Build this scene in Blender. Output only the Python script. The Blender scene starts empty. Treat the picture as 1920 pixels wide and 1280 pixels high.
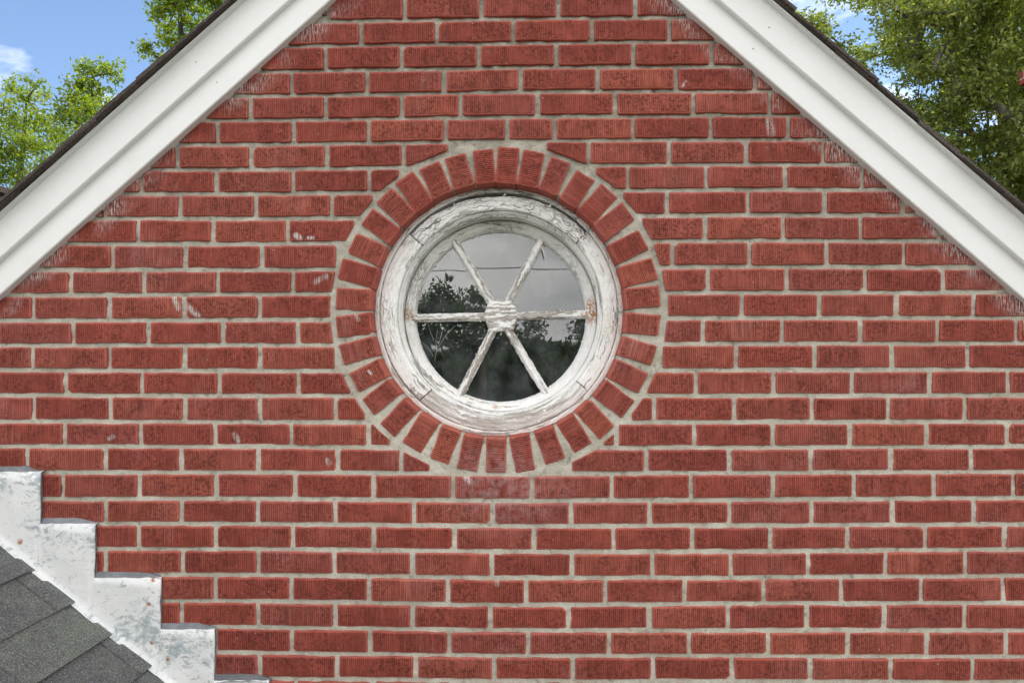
import bpy, bmesh, math, random
import numpy as np
from mathutils import Vector, Matrix
random.seed(7); rng = np.random.default_rng(11)
scene = bpy.context.scene; COL = scene.collection
PI = math.pi; rad = math.radians

# ------------------------------------------------------------------ camera
D = 1.8102                       # metres from the lens to the brick face (y = 0)
PITCH, YAW, ROLL = rad(1.85285), rad(-0.95130), rad(-0.12395)
FPX = 1280.0                     # focal length in pixels of the 1920-wide photograph
fw = Vector((math.sin(YAW)*math.cos(PITCH), math.cos(YAW)*math.cos(PITCH), math.sin(PITCH)))
r0 = fw.cross(Vector((0, 0, 1))).normalized(); u0 = r0.cross(fw)
rt = r0*math.cos(ROLL)+u0*math.sin(ROLL); up = -r0*math.sin(ROLL)+u0*math.cos(ROLL)
CAM = Vector((0, -D, 0))
cd = bpy.data.cameras.new('camera'); cam = bpy.data.objects.new('camera', cd); COL.objects.link(cam)
cd.sensor_width = 36; cd.lens = FPX/1920*36; cd.clip_start = 0.05; cd.clip_end = 3000
m = Matrix((rt, up, -fw)).transposed().to_4x4(); m.translation = CAM; cam.matrix_world = m
scene.camera = cam

# ------------------------------------------------------------------ sky, sun, exposure
SUN_EL, SUN_AZ = rad(62), rad(42)        # azimuth clockwise from +Y: behind the house and to the right, so the wall is in open shade
world = bpy.data.worlds.new('World'); scene.world = world; world.use_nodes = True
nt = world.node_tree; nt.nodes.clear()
def wn(t): return nt.nodes.new(t)
sky = wn('ShaderNodeTexSky'); sky.sky_type = 'NISHITA'; sky.sun_disc = False
sky.sun_elevation = SUN_EL; sky.sun_rotation = SUN_AZ; sky.altitude = 1500; sky.air_density = 1.0; sky.dust_density = 0.2; sky.ozone_density = 1.4
tc = wn('ShaderNodeTexCoord'); mp = wn('ShaderNodeMapping'); mp.inputs['Scale'].default_value = (1.0, 1.0, 2.3); mp.inputs['Location'].default_value = (3.4, 0.4, 2.6)
n1 = wn('ShaderNodeTexNoise'); n1.inputs['Scale'].default_value = 2.3; n1.inputs['Detail'].default_value = 8; n1.inputs['Roughness'].default_value = 0.58
r1 = wn('ShaderNodeValToRGB'); r1.color_ramp.elements[0].position = 0.44; r1.color_ramp.elements[1].position = 0.60
n2 = wn('ShaderNodeTexNoise'); n2.inputs['Scale'].default_value = 5.0; n2.inputs['Detail'].default_value = 6
r2 = wn('ShaderNodeValToRGB'); r2.color_ramp.elements[0].position = 0.3; r2.color_ramp.elements[0].color = (7.2, 7.2, 7.5, 1); r2.color_ramp.elements[1].position = 0.7; r2.color_ramp.elements[1].color = (15.0, 14.6, 14.2, 1)
mx = wn('ShaderNodeMix'); mx.data_type = 'RGBA'
bg = wn('ShaderNodeBackground'); bg.inputs['Strength'].default_value = 0.14
wo = wn('ShaderNodeOutputWorld')
L = nt.links.new
L(tc.outputs['Generated'], mp.inputs['Vector']); L(mp.outputs[0], n1.inputs['Vector']); L(mp.outputs[0], n2.inputs['Vector'])
sp = wn('ShaderNodeSeparateXYZ'); ma = wn('ShaderNodeMath'); ma.operation = 'MULTIPLY_ADD'; ma.inputs[1].default_value = -0.13   # the cloud bank thickens over the street
L(tc.outputs['Generated'], sp.inputs[0]); L(sp.outputs[1], ma.inputs[0]); L(n1.outputs['Fac'], ma.inputs[2]); L(ma.outputs[0], r1.inputs['Fac']); L(n2.outputs['Fac'], r2.inputs['Fac'])
L(r1.outputs[0], mx.inputs['Factor']); L(sky.outputs[0], mx.inputs['A']); L(r2.outputs[0], mx.inputs['B'])
L(mx.outputs['Result'], bg.inputs['Color']); L(bg.outputs[0], wo.inputs['Surface'])
sl = bpy.data.lights.new('sun', 'SUN'); sl.energy = 4.2; sl.angle = rad(0.5); sl.color = (1.0, 0.94, 0.84)
so = bpy.data.objects.new('sun', sl); COL.objects.link(so)
sdir = Vector((math.sin(SUN_AZ)*math.cos(SUN_EL), math.cos(SUN_AZ)*math.cos(SUN_EL), math.sin(SUN_EL)))
so.rotation_euler = sdir.to_track_quat('Z', 'Y').to_euler(); so.location = (0, -6, 8)
vs = scene.view_settings; vs.view_transform = 'Standard'; vs.look = 'None'; vs.gamma = 1; vs.exposure = 0.62
scene.cycles.use_denoising = True; scene.cycles.denoiser = 'OPENIMAGEDENOISE'; scene.cycles.denoising_input_passes = 'RGB_ALBEDO_NORMAL'; scene.cycles.denoising_prefilter = 'ACCURATE'; scene.cycles.max_bounces = 7; scene.cycles.diffuse_bounces = 3; scene.cycles.glossy_bounces = 4; scene.cycles.transparent_max_bounces = 8

# ------------------------------------------------------------------ photo pixel -> point on the plane y = depth
def ray(x, y): return (rt*(x-960)+up*(640-y)+fw*FPX).normalized()
def px(x, y, depth=0.0):
    d = ray(x, y); return CAM+d*((depth-CAM.y)/d.y)
def pxd(x, y, dist):                 # at a given distance in front of the camera
    return CAM+ray(x, y)*dist

# ------------------------------------------------------------------ helpers
def link(name, me, mat=None, parent=None, loc=None, rot=None, **props):
    o = bpy.data.objects.new(name, me); COL.objects.link(o)
    if mat is not None and me is not None: me.materials.append(mat)
    if parent is not None: o.parent = parent
    if loc is not None: o.location = loc
    if rot is not None: o.rotation_euler = rot
    for k, v in props.items(): o[k] = v
    return o
def mesh(name, vs_, fs, smooth=False):
    me = bpy.data.meshes.new(name); me.from_pydata([tuple(v) for v in vs_], [], fs); me.update()
    if smooth: me.polygons.foreach_set('use_smooth', [True]*len(me.polygons))
    return me
def fattr(me, name, vals):
    a = me.attributes.new(name, 'FLOAT', 'POINT'); a.data.foreach_set('value', np.asarray(vals, dtype=np.float32))
class MB:
    def __init__(s): s.v = []; s.f = []; s.r = []
    def add(s, v, f, r=0.0):
        b = len(s.v); s.v += [tuple(q) for q in v]; s.f += [tuple(i+b for i in q) for q in f]; s.r += [r]*len(v)
    def box(s, a, b, r=0.0):
        (x0, y0, z0), (x1, y1, z1) = a, b
        s.add([(x0,y0,z0),(x1,y0,z0),(x1,y1,z0),(x0,y1,z0),(x0,y0,z1),(x1,y0,z1),(x1,y1,z1),(x0,y1,z1)],
              [(0,3,2,1),(4,5,6,7),(0,1,5,4),(1,2,6,5),(2,3,7,6),(3,0,4,7)], r)
    def prism(s, poly, y0, y1, r=0.0):       # poly in (x,z), counter-clockwise seen from -Y
        n = len(poly)
        s.add([(x, y0, z) for x, z in poly]+[(x, y1, z) for x, z in poly],
              [tuple(range(n)), tuple(range(2*n-1, n-1, -1))]+[(i+n, (i+1) % n+n, (i+1) % n, i) for i in range(n)], r)
    def tube(s, pts, radii, n=7, r=0.0):
        pts = [Vector(p) for p in pts]; vv = []; ff = []
        for i, p in enumerate(pts):
            t = (pts[min(i+1, len(pts)-1)]-pts[max(i-1, 0)]).normalized()
            a = t.cross(Vector((0.31, 0.87, 0.38))).normalized(); b = t.cross(a)
            for k in range(n):
                q = 2*PI*k/n; vv.append(p+(a*math.cos(q)+b*math.sin(q))*radii[i])
        for i in range(len(pts)-1):
            for k in range(n): ff.append((i*n+k, i*n+(k+1) % n, (i+1)*n+(k+1) % n, (i+1)*n+k))
        ff.append(tuple(range(n))); ff.append(tuple(range(len(vv)-1, len(vv)-n-1, -1)))
        s.add(vv, ff, r)
    def build(s, name, mat, parent=None, smooth=False, **props):
        me = mesh(name, s.v, s.f, smooth); fattr(me, 'rnd', s.r)
        return link(name, me, mat, parent, **props)
def ccw(p):
    a = sum(p[i][0]*p[(i+1) % len(p)][1]-p[(i+1) % len(p)][0]*p[i][1] for i in range(len(p)))
    return list(p) if a > 0 else list(p)[::-1]
def area(p): return abs(sum(p[i][0]*p[(i+1) % len(p)][1]-p[(i+1) % len(p)][0]*p[i][1] for i in range(len(p))))/2 if len(p) > 2 else 0
def clip(p, nx, nz, c):              # keep nx*x+nz*z <= c
    out = []
    for i in range(len(p)):
        a, b = p[i], p[(i+1) % len(p)]; da = nx*a[0]+nz*a[1]-c; db = nx*b[0]+nz*b[1]-c
        if da <= 0: out.append(a)
        if (da < 0 < db) or (db < 0 < da):
            t = da/(da-db); out.append((a[0]+(b[0]-a[0])*t, a[1]+(b[1]-a[1])*t))
    return out
_lat = rng.random((64, 64, 64)).astype(np.float32)
def vnoise(x, y, z=0.0):             # smooth value noise in 0..1, numpy arrays
    x, y, z = np.broadcast_arrays(np.asarray(x, float), np.asarray(y, float), np.asarray(z, float))
    xi, yi, zi = np.floor(x).astype(int), np.floor(y).astype(int), np.floor(z).astype(int)
    fx, fy, fz = x-xi, y-yi, z-zi; fx = fx*fx*(3-2*fx); fy = fy*fy*(3-2*fy); fz = fz*fz*(3-2*fz); o = 0
    for a in (0, 1):
        for b in (0, 1):
            for c in (0, 1):
                o = o+_lat[(xi+a) % 64, (yi+b) % 64, (zi+c) % 64]*(fx if a else 1-fx)*(fy if b else 1-fy)*(fz if c else 1-fz)
    return o

# ------------------------------------------------------------------ node materials
class NT:
    def __init__(s, name):
        s.m = bpy.data.materials.new(name); s.m.use_nodes = True; s.t = s.m.node_tree; s.t.nodes.clear()
        s.out = s.t.nodes.new('ShaderNodeOutputMaterial'); s.p = s.t.nodes.new('ShaderNodeBsdfPrincipled')
        s.t.links.new(s.p.outputs[0], s.out.inputs['Surface'])
    def n(s, t, ins=None, **kw):
        q = s.t.nodes.new(t)
        for k, v in kw.items(): setattr(q, k, v)
        for k, v in (ins or {}).items(): s.set(q, k, v)
        return q
    def set(s, q, k, v):
        i = q.inputs[k]
        if isinstance(v, bpy.types.NodeSocket): s.t.links.new(v, i)
        elif isinstance(v, bpy.types.Node): s.t.links.new(v.outputs[0], i)
        else:
            if isinstance(v, (tuple, list)) and len(v) == 3 and i.type == 'RGBA': v = (*v, 1)
            i.default_value = v
    def math(s, op, a, b=0.0, c=None, clamp=False):
        q = s.n('ShaderNodeMath', operation=op, use_clamp=clamp); s.set(q, 0, a); s.set(q, 1, b)
        if c is not None: s.set(q, 2, c)
        return q.outputs[0]
    def vm(s, op, a, b=(0, 0, 0)):
        q = s.n('ShaderNodeVectorMath', operation=op); s.set(q, 0, a); s.set(q, 1, b)
        return q.outputs['Value'] if op in ('DISTANCE', 'DOT_PRODUCT', 'LENGTH') else q.outputs[0]
    def obj(s): return s.n('ShaderNodeTexCoord').outputs['Object']
    def pos(s): return s.n('ShaderNodeNewGeometry').outputs['Position']
    def attr(s, name): return s.n('ShaderNodeAttribute', attribute_name=name).outputs['Fac']
    def scale(s, v, sc, loc=(0, 0, 0)): return s.n('ShaderNodeMapping', {'Vector': v, 'Scale': sc, 'Location': loc}).outputs[0]
    def noise(s, v, sc, det=3, ro=0.55, dist=0.0): return s.n('ShaderNodeTexNoise', {'Vector': v, 'Scale': sc, 'Detail': det, 'Roughness': ro, 'Distortion': dist}).outputs['Fac']
    def ramp(s, f, a, b, ca=0.0, cb=1.0):
        q = s.n('ShaderNodeMapRange', {'Value': f, 'From Min': a, 'From Max': b, 'To Min': ca, 'To Max': cb}); return q.outputs[0]
    def mix(s, f, a, b, blend='MIX'):
        q = s.n('ShaderNodeMix', data_type='RGBA', blend_type=blend); s.set(q, 'Factor', f); s.set(q, 'A', a); s.set(q, 'B', b); return q.outputs['Result']
    def bump(s, h, dist, strength=1.0, normal=None):
        q = s.n('ShaderNodeBump', {'Height': h, 'Distance': dist, 'Strength': strength})
        if normal is not None: s.set(q, 'Normal', normal)
        return q.outputs[0]
    def done(s, col, rough=0.8, normal=None, spec=0.3, **kw):
        s.set(s.p, 'Base Color', col); s.set(s.p, 'Roughness', rough); s.set(s.p, 'Specular IOR Level', spec)
        if normal is not None: s.set(s.p, 'Normal', normal)
        for k, v in kw.items(): s.set(s.p, k, v)
        return s.m

# rake lines where the trim meets the brick face
RSL = 0.8965; RA = math.atan(RSL); AX, AZ = -0.058, 1.3815          # slope, angle, apex
RC, RS = math.cos(RA), math.sin(RA)

rc = px(933.5, 580.3)
def mat_brick():
    t = NT('brick'); rnd = t.attr('rnd'); edge = t.attr('edge'); ob = t.obj(); P = t.pos()
    off = t.n('ShaderNodeCombineXYZ', {'X': t.math('MULTIPLY', rnd, 37.0), 'Y': t.math('MULTIPLY', rnd, 91.0), 'Z': t.math('MULTIPLY', rnd, 53.0)}).outputs[0]
    v = t.vm('ADD', ob, off)
    streak = t.noise(t.scale(v, (300, 60, 11)), 1.0, 3, 0.6)
    sx = t.n('ShaderNodeSeparateXYZ', {0: ob}).outputs[0]
    wob = t.noise(t.scale(v, (20, 20, 9)), 1.0, 2)
    ridge = t.math('SINE', t.math('ADD', t.math('MULTIPLY', sx, 2*PI/0.0052), t.math('MULTIPLY', wob, 5.0)))
    pits = t.noise(v, 230, 3, 0.62); blot = t.noise(v, 24, 4, 0.6)
    tex = t.math('SUBTRACT', 1.0, edge)
    base = t.mix(t.ramp(blot, 0.3, 0.72), (0.295, 0.066, 0.046), (0.47, 0.118, 0.085))
    hue = t.n('ShaderNodeValToRGB'); cr = hue.color_ramp
    cr.elements[0].color = (0.84, 0.78, 0.80, 1); cr.elements[1].color = (1.12, 1.2, 1.08, 1)
    e = cr.elements.new(0.35); e.color = (1.0, 0.92, 0.88, 1); e = cr.elements.new(0.62); e.color = (0.92, 1.0, 1.08, 1)
    t.set(hue, 'Fac', t.math('FRACT', t.math('MULTIPLY', rnd, 7.31)))
    base = t.mix(1.0, base, hue.outputs[0], 'MULTIPLY')
    gro = t.math('MULTIPLY', t.ramp(streak, 0.56, 0.40), t.math('MULTIPLY', tex, t.ramp(t.noise(v, 9, 2), 0.3, 0.62, 0.35, 1.0)))
    base = t.mix(t.math('MULTIPLY', t.math('MULTIPLY', t.ramp(ridge, 0.1, -0.9), tex), t.ramp(wob, 0.3, 0.6, 0.25, 0.75)), base, (0.13, 0.027, 0.018))
    base = t.mix(t.math('MULTIPLY', gro, 0.6), base, (0.13, 0.028, 0.018))
    mott = t.math('MULTIPLY', t.ramp(t.noise(v, 120, 3, 0.7), 0.53, 0.38), t.ramp(t.noise(v, 13, 2), 0.34, 0.54))
    base = t.mix(t.math('MULTIPLY', t.math('MULTIPLY', mott, tex), 0.8), base, (0.11, 0.024, 0.015))
    base = t.mix(t.math('MULTIPLY', t.ramp(pits, 0.40, 0.28), 0.85), base, (0.06, 0.015, 0.010))
    base = t.mix(t.math('MULTIPLY', edge, t.ramp(t.noise(v, 45, 3), 0.35, 0.65, 0.0, 0.6)), base, (0.43, 0.125, 0.095))
    # lime specks and soft bloom
    speck = t.ramp(t.noise(v, 150, 2, 0.5), 0.735, 0.765)
    bloom = t.math('MULTIPLY', t.ramp(t.noise(P, 5.5, 4, 0.6), 0.56, 0.80), t.ramp(streak, 0.38, 0.62))
    base = t.mix(t.math('MULTIPLY', bloom, 0.42), base, (0.46, 0.27, 0.25))
    # washed lime below the window and flecks of old white paint beside the trim
    c = px(950, 915); dd = t.vm('DISTANCE', t.vm('MULTIPLY', P, (1, 0, 1.5)), (c.x, 0, c.z*1.5))
    wash = t.math('MULTIPLY', t.ramp(dd, 0.22, 0.03), t.ramp(t.noise(P, 45, 4, 0.6), 0.40, 0.62))
    base = t.mix(t.math('MULTIPLY', wash, 0.42), base, (0.52, 0.33, 0.32))
    s3 = t.n('ShaderNodeSeparateXYZ', {0: P})
    ax = t.math('ABSOLUTE', t.math('SUBTRACT', s3.outputs[0], AX))
    dr = t.math('MULTIPLY', t.math('SUBTRACT', t.math('SUBTRACT', AZ, s3.outputs[2]), t.math('MULTIPLY', ax, RSL)), RC)   # metres below the trim
    near = t.math('MULTIPLY', t.ramp(dr, 0.062, 0.006), t.ramp(t.noise(P, 6.5, 2), 0.42, 0.60))
    fl = t.math('MULTIPLY', near, t.ramp(t.noise(t.scale(P, (300, 60, 45)), 1.0, 3, 0.6), 0.47, 0.60))
    marks = fl
    for (ax_, ay_, bx_, by_, w, amt) in ((326, 556, 334, 578, 9, 1), (345, 568, 372, 592, 9, 1), (555, 441, 562, 446, 9, 1), (578, 446, 586, 446, 6, 1), (872, 893, 880, 901, 9, 1),
                                    (612, 518, 592, 528, 9, .6), (1040, 880, 1050, 872, 10, .6), (205, 822, 212, 818, 7, .8), (447, 826, 440, 815, 9, .7),
                                    (614, 862, 617, 868, 8, .7), (422, 612, 420, 616, 5, 1), (1442, 228, 1446, 250, 12, .7), (1286, 152, 1280, 162, 4, .9), (668, 590, 672, 600, 6, .8), (928, 1088, 932, 1094, 8, .6),
                                    (692, 696, 696, 700, 5, 1)):
        A = px(ax_, ay_); B = px(bx_, by_); M = (A+B)/2; d = B-A; l = max(d.length, 1e-4); dx, dz = d.x/l, d.z/l
        q = t.vm('SUBTRACT', P, (M.x, 0, M.z))
        a1 = t.math('MAXIMUM', t.math('SUBTRACT', t.math('ABSOLUTE', t.vm('DOT_PRODUCT', q, (dx, 0, dz))), l/2), 0.0)
        a2 = t.vm('DOT_PRODUCT', q, (-dz, 0, dx)); dist = t.math('SQRT', t.math('ADD', t.math('MULTIPLY', a1, a1), t.math('MULTIPLY', a2, a2)))
        k = t.math('MULTIPLY', t.ramp(dist, w*0.00142*0.8, w*0.00142*0.25), amt)
        marks = t.math('MAXIMUM', marks, t.math('MULTIPLY', k, t.ramp(t.math('ADD', streak, t.math('MULTIPLY', pits, 0.5)), 0.62, 0.82)))
    base = t.mix(t.math('MULTIPLY', t.math('MAXIMUM', marks, t.math('MULTIPLY', speck, 0.55)), 0.85), base, (0.66, 0.64, 0.61))
    h = t.math('ADD', t.math('MULTIPLY', t.math('ADD', t.math('MULTIPLY', streak, 1.2), t.math('MULTIPLY', ridge, 0.28)), tex), t.math('SUBTRACT', t.math('MULTIPLY', pits, 0.55), t.math('MULTIPLY', mott, 0.35)))
    return t.done(base, 0.86, t.bump(h, 0.0030, 0.9), 0.25)

def mat_mortar():
    t = NT('mortar'); P = t.pos()
    sand = t.noise(P, 420, 3, 0.7); lump = t.noise(P, 75, 4, 0.6); big = t.noise(P, 7, 4, 0.6)
    col = t.mix(t.ramp(big, 0.3, 0.7), (0.44, 0.405, 0.325), (0.60, 0.565, 0.475))
    col = t.mix(t.ramp(sand, 0.50, 0.34, 0, 0.7), col, (0.22, 0.205, 0.17))
    grime = t.math('MULTIPLY', t.ramp(lump, 0.54, 0.34), t.ramp(t.noise(P, 16, 4, 0.65), 0.46, 0.68))
    col = t.mix(t.math('MULTIPLY', grime, 0.75), col, (0.085, 0.08, 0.068))
    s3 = t.n('ShaderNodeSeparateXYZ', {0: P})   # upper courses turn darker in patches
    hi = t.math('MULTIPLY', t.ramp(s3.outputs[2], -0.15, 0.75), t.ramp(t.noise(P, 20, 5, 0.7), 0.36, 0.62))
    col = t.mix(t.math('MULTIPLY', hi, 0.62), col, (0.13, 0.125, 0.10))
    h = t.math('ADD', t.math('MULTIPLY', sand, 0.35), lump)
    return t.done(col, 0.95, t.bump(h, 0.004, 0.9), 0.1)

def mat_trim():
    t = NT('white_trim_paint'); P = t.pos()
    fine = t.noise(t.scale(P, (60, 60, 60)), 1.0, 3); big = t.noise(P, 3.0, 3)
    col = t.mix(t.ramp(big, 0.3, 0.7), (0.765, 0.765, 0.74), (0.81, 0.81, 0.79))
    drip = t.math('MULTIPLY', t.ramp(t.noise(P, 13, 4, 0.6), 0.58, 0.8), 0.16)
    col = t.mix(drip, col, (0.52, 0.50, 0.42))
    col = t.mix(t.ramp(t.noise(P, 190, 2), 0.74, 0.77, 0, 0.5), col, (0.3, 0.28, 0.22))
    return t.done(col, 0.5, t.bump(fine, 0.0012, 0.5), 0.4)

def mat_peel(name, bare, soft=0.015, white=(0.86, 0.855, 0.83)):
    """old white paint: flaking off grey wood, crackled; bare = share of naked wood. UV: u along the grain, v across, metres"""
    t = NT(name); uv = t.n('ShaderNodeUVMap').outputs[0]; P = t.pos(); rnd = t.attr('rnd')
    v = t.vm('ADD', uv, t.n('ShaderNodeCombineXYZ', {'X': t.math('MULTIPLY', rnd, 13.0), 'Y': t.math('MULTIPLY', rnd, 7.0)}).outputs[0])
    warp = t.n('ShaderNodeTexNoise', {'Vector': v, 'Scale': 55.0, 'Detail': 3.0}).outputs['Color']
    v2 = t.vm('ADD', v, t.vm('MULTIPLY', t.vm('SUBTRACT', warp, (0.5, 0.5, 0.5)), (0.018, 0.018, 0)))
    patch = t.noise(t.scale(v2, (9, 95, 1)), 1.0, 5, 0.62); zone = t.noise(P, 4.2, 2)
    bm = t.ramp(t.math('ADD', t.math('MULTIPLY', patch, 0.75), t.math('MULTIPLY', zone, 0.33)), 0.64-bare*0.24-soft/2, 0.64-bare*0.24+soft/2)
    vor = t.n('ShaderNodeTexVoronoi', {'Vector': t.scale(v2, (34, 150, 1)), 'Scale': 1.0, 'Randomness': 1.0}, feature='DISTANCE_TO_EDGE').outputs['Distance']
    vor2 = t.n('ShaderNodeTexVoronoi', {'Vector': t.scale(v2, (7, 62, 1), (3, 1, 0)), 'Scale': 1.0, 'Randomness': 1.0}, feature='DISTANCE_TO_EDGE').outputs['Distance']
    z2 = t.ramp(t.noise(P, 7.0, 3), 0.42, 0.58)
    s3 = t.n('ShaderNodeSeparateXYZ', {0: P}); upz = t.ramp(s3.outputs[2], rc.z-.12, rc.z+.2, 0.12, 1.0)
    c1 = t.math('MULTIPLY', t.math('MULTIPLY', t.ramp(vor, 0.085, 0.02), z2), upz); c2 = t.math('MULTIPLY', t.ramp(vor2, 0.030, 0.008), t.math('MULTIPLY', upz, t.ramp(t.noise(P, 5.0, 2), 0.42, 0.56)))
    crack = t.math('MAXIMUM', c1, c2)
    grain = t.noise(t.scale(v, (14, 420, 1)), 1.0, 4, 0.6)
    wood = t.mix(t.ramp(grain, 0.32, 0.66), (0.30, 0.265, 0.225), (0.55, 0.51, 0.46))
    tint = t.noise(P, 9.0, 4, 0.6)
    wh = t.mix(t.ramp(tint, 0.4, 0.75), white, (0.77, 0.755, 0.68))
    wh = t.mix(t.math('MULTIPLY', t.ramp(t.noise(P, 90, 3, 0.6), 0.58, 0.78), 0.25), wh, (0.46, 0.44, 0.38))
    col = t.mix(bm, wh, wood); col = t.mix(t.math('MULTIPLY', crack, 0.8), col, (0.12, 0.11, 0.085))
    for rx, ry, rr in ((1106, 592, 0.026), (1104, 574, 0.026), (768, 588, 0.020), (990, 788, 0.012), (1052, 752, 0.016), (930, 760, 0.012)):      # rust round old nails
        c = px(rx, ry, 0.12); dq = t.vm('DISTANCE', P, tuple(c)); k = t.math('MULTIPLY', t.ramp(dq, rr*1.4, rr*0.5), t.ramp(t.noise(P, 110, 4, 0.7), 0.42, 0.54))
        col = t.mix(t.math('MULTIPLY', k, 0.9), col, (0.36, 0.15, 0.035))
    h = t.math('SUBTRACT', t.math('ADD', t.math('SUBTRACT', 1.0, bm), t.math('MULTIPLY', t.noise(v, 140, 3), 0.45)), t.math('MULTIPLY', crack, 0.9))
    h = t.math('ADD', h, t.math('MULTIPLY', grain, 0.18))
    return t.done(col, t.ramp(bm, 0, 1, 0.55, 0.9), t.bump(h, 0.0022, 0.9), 0.3)

def mat_simple(name, ca, cb, sc, rough=0.8, bump=0.0, spec=0.3, det=4, metallic=0.0):
    t = NT(name); P = t.pos(); n = t.noise(P, sc, det, 0.6); rnd = t.attr('rnd')
    col = t.mix(t.ramp(n, 0.3, 0.7), ca, cb); col = t.mix(1.0, col, t.n('ShaderNodeCombineXYZ', dict(zip('XYZ', [t.ramp(rnd, 0, 1, 0.8, 1.15)]*3))).outputs[0], 'MULTIPLY')
    return t.done(col, rough, t.bump(n, bump) if bump else None, spec, Metallic=metallic)

def mat_shingle(name, ca, cb, cc):
    t = NT(name); P = t.pos(); rnd = t.attr('rnd')
    g = t.noise(P, 240, 2, 0.75); b = t.noise(P, 14, 5, 0.65)
    col = t.mix(t.ramp(t.math('ADD', t.math('MULTIPLY', b, 1.0), t.math('MULTIPLY', rnd, 0.22)), 0.46, 0.76), ca, cb)
    col = t.mix(t.ramp(g, 0.47, 0.30, 0, 0.95), col, tuple(x*0.30 for x in ca)); col = t.mix(t.ramp(g, 0.56, 0.70, 0, 0.85), col, cc)
    return t.done(col, 0.92, t.bump(t.noise(P, 220, 3, 0.7), 0.004, 1.0), 0.25)

def mat_flash():
    t = NT('weathered_painted_metal'); P = t.pos()
    wv = t.vm('ADD', P, t.vm('MULTIPLY', t.n('ShaderNodeTexNoise', {'Vector': P, 'Scale': 14.0, 'Detail': 3.0}).outputs['Color'], (0.10, 0, 0.06)))
    m1 = t.noise(t.scale(wv, (55, 1, 85)), 1.0, 6, 0.70); z = t.noise(P, 7.5, 3)
    k = t.ramp(t.math('ADD', t.math('MULTIPLY', m1, 0.75), t.math('MULTIPLY', z, 0.75)), 0.78, 0.86)
    tone = t.noise(P, 16, 3)
    wh = t.mix(t.ramp(tone, 0.35, 0.7), (0.70, 0.715, 0.70), (0.79, 0.785, 0.76))
    zn = t.mix(t.ramp(t.noise(P, 60, 3), 0.35, 0.65), (0.26, 0.31, 0.335), (0.44, 0.49, 0.50))
    col = t.mix(t.math('MULTIPLY', k, 0.85), wh, zn)
    col = t.mix(t.math('MULTIPLY', t.ramp(t.noise(wv, 70, 4, 0.7), 0.60, 0.68), 0.6), col, (0.16, 0.18, 0.18))
    for rx, ry, rr in ((283, 1129, 0.0065), (291, 1084, 0.008), (288, 1202, 0.006), (84, 1080, 0.005), (317, 1233, 0.006), (398, 1200, 0.005), (45, 1012, 0.01)):
        dq = t.vm('DISTANCE', t.vm('MULTIPLY', P, (1, 0, 1)), (px(rx, ry).x, 0, px(rx, ry).z))
        col = t.mix(t.math('MULTIPLY', t.ramp(dq, rr, rr*0.45), t.ramp(t.noise(P, 160, 3), 0.3, 0.5)), col, (0.40, 0.15, 0.05))
    h = t.math('ADD', t.noise(P, 24, 3), t.math('MULTIPLY', k, -0.1))
    return t.done(col, t.ramp(k, 0, 1, 0.5, 0.38), t.bump(h, 0.004, 0.6), 0.4)

def mat_leaf(name, ca, cb, cc):
    t = NT(name); rnd = t.attr('rnd')
    q = t.n('ShaderNodeValToRGB'); cr = q.color_ramp; cr.elements[0].color = (*ca, 1); cr.elements[1].color = (*cc, 1); e = cr.elements.new(0.55); e.color = (*cb, 1); t.set(q, 'Fac', rnd)
    t.set(t.p, 'Base Color', q.outputs[0]); t.set(t.p, 'Roughness', 0.42); t.set(t.p, 'Specular IOR Level', 0.5)
    tr = t.n('ShaderNodeBsdfTranslucent', {'Color': t.mix(1.0, q.outputs[0], (1.25, 1.35, 0.6), 'MULTIPLY')})
    ms = t.n('ShaderNodeMixShader', {0: 0.5, 1: t.p.outputs[0], 2: tr.outputs[0]}); t.t.links.new(ms.outputs[0], t.out.inputs['Surface'])
    return t.m

def mat_glass():
    t = NT('old_window_glass'); P = t.pos()
    wav = t.noise(P, 9.0, 1)
    t.set(t.p, 'Base Color', (0.92, 0.96, 0.95)); t.set(t.p, 'Transmission Weight', 1.0); t.set(t.p, 'IOR', 1.78); t.set(t.p, 'Roughness', 0.0)
    t.set(t.p, 'Normal', t.bump(wav, 0.0002, 0.5))
    dust = t.math('ADD', t.ramp(t.noise(P, 14, 4, 0.65), 0.40, 0.80, 0.012, 0.12), t.ramp(t.noise(P, 330, 2, 0.5), 0.735, 0.77, 0, 0.35))
    df = t.n('ShaderNodeBsdfDiffuse', {'Color': (0.55, 0.60, 0.60, 1)})
    ms = t.n('ShaderNodeMixShader', {0: dust, 1: t.p.outputs[0], 2: df.outputs[0]}); t.t.links.new(ms.outputs[0], t.out.inputs['Surface'])
    return t.m

def mat_bricktex():
    t = NT('far_brickwork'); P = t.pos(); s3 = t.n('ShaderNodeSeparateXYZ', {0: P})
    v = t.n('ShaderNodeCombineXYZ', {'X': t.math('ADD', s3.outputs[0], s3.outputs[1]), 'Y': s3.outputs[2]}).outputs[0]
    b = t.n('ShaderNodeTexBrick', {'Vector': v, 'Color1': (0.30, 0.055, 0.042, 1), 'Color2': (0.21, 0.04, 0.03, 1), 'Mortar': (0.36, 0.33, 0.27, 1), 'Scale': 1.0, 'Mortar Size': 0.005, 'Brick Width': 0.206, 'Row Height': 0.0677})
    return t.done(b.outputs['Color'], 0.9, t.bump(b.outputs['Fac'], -0.004), 0.2)

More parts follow.
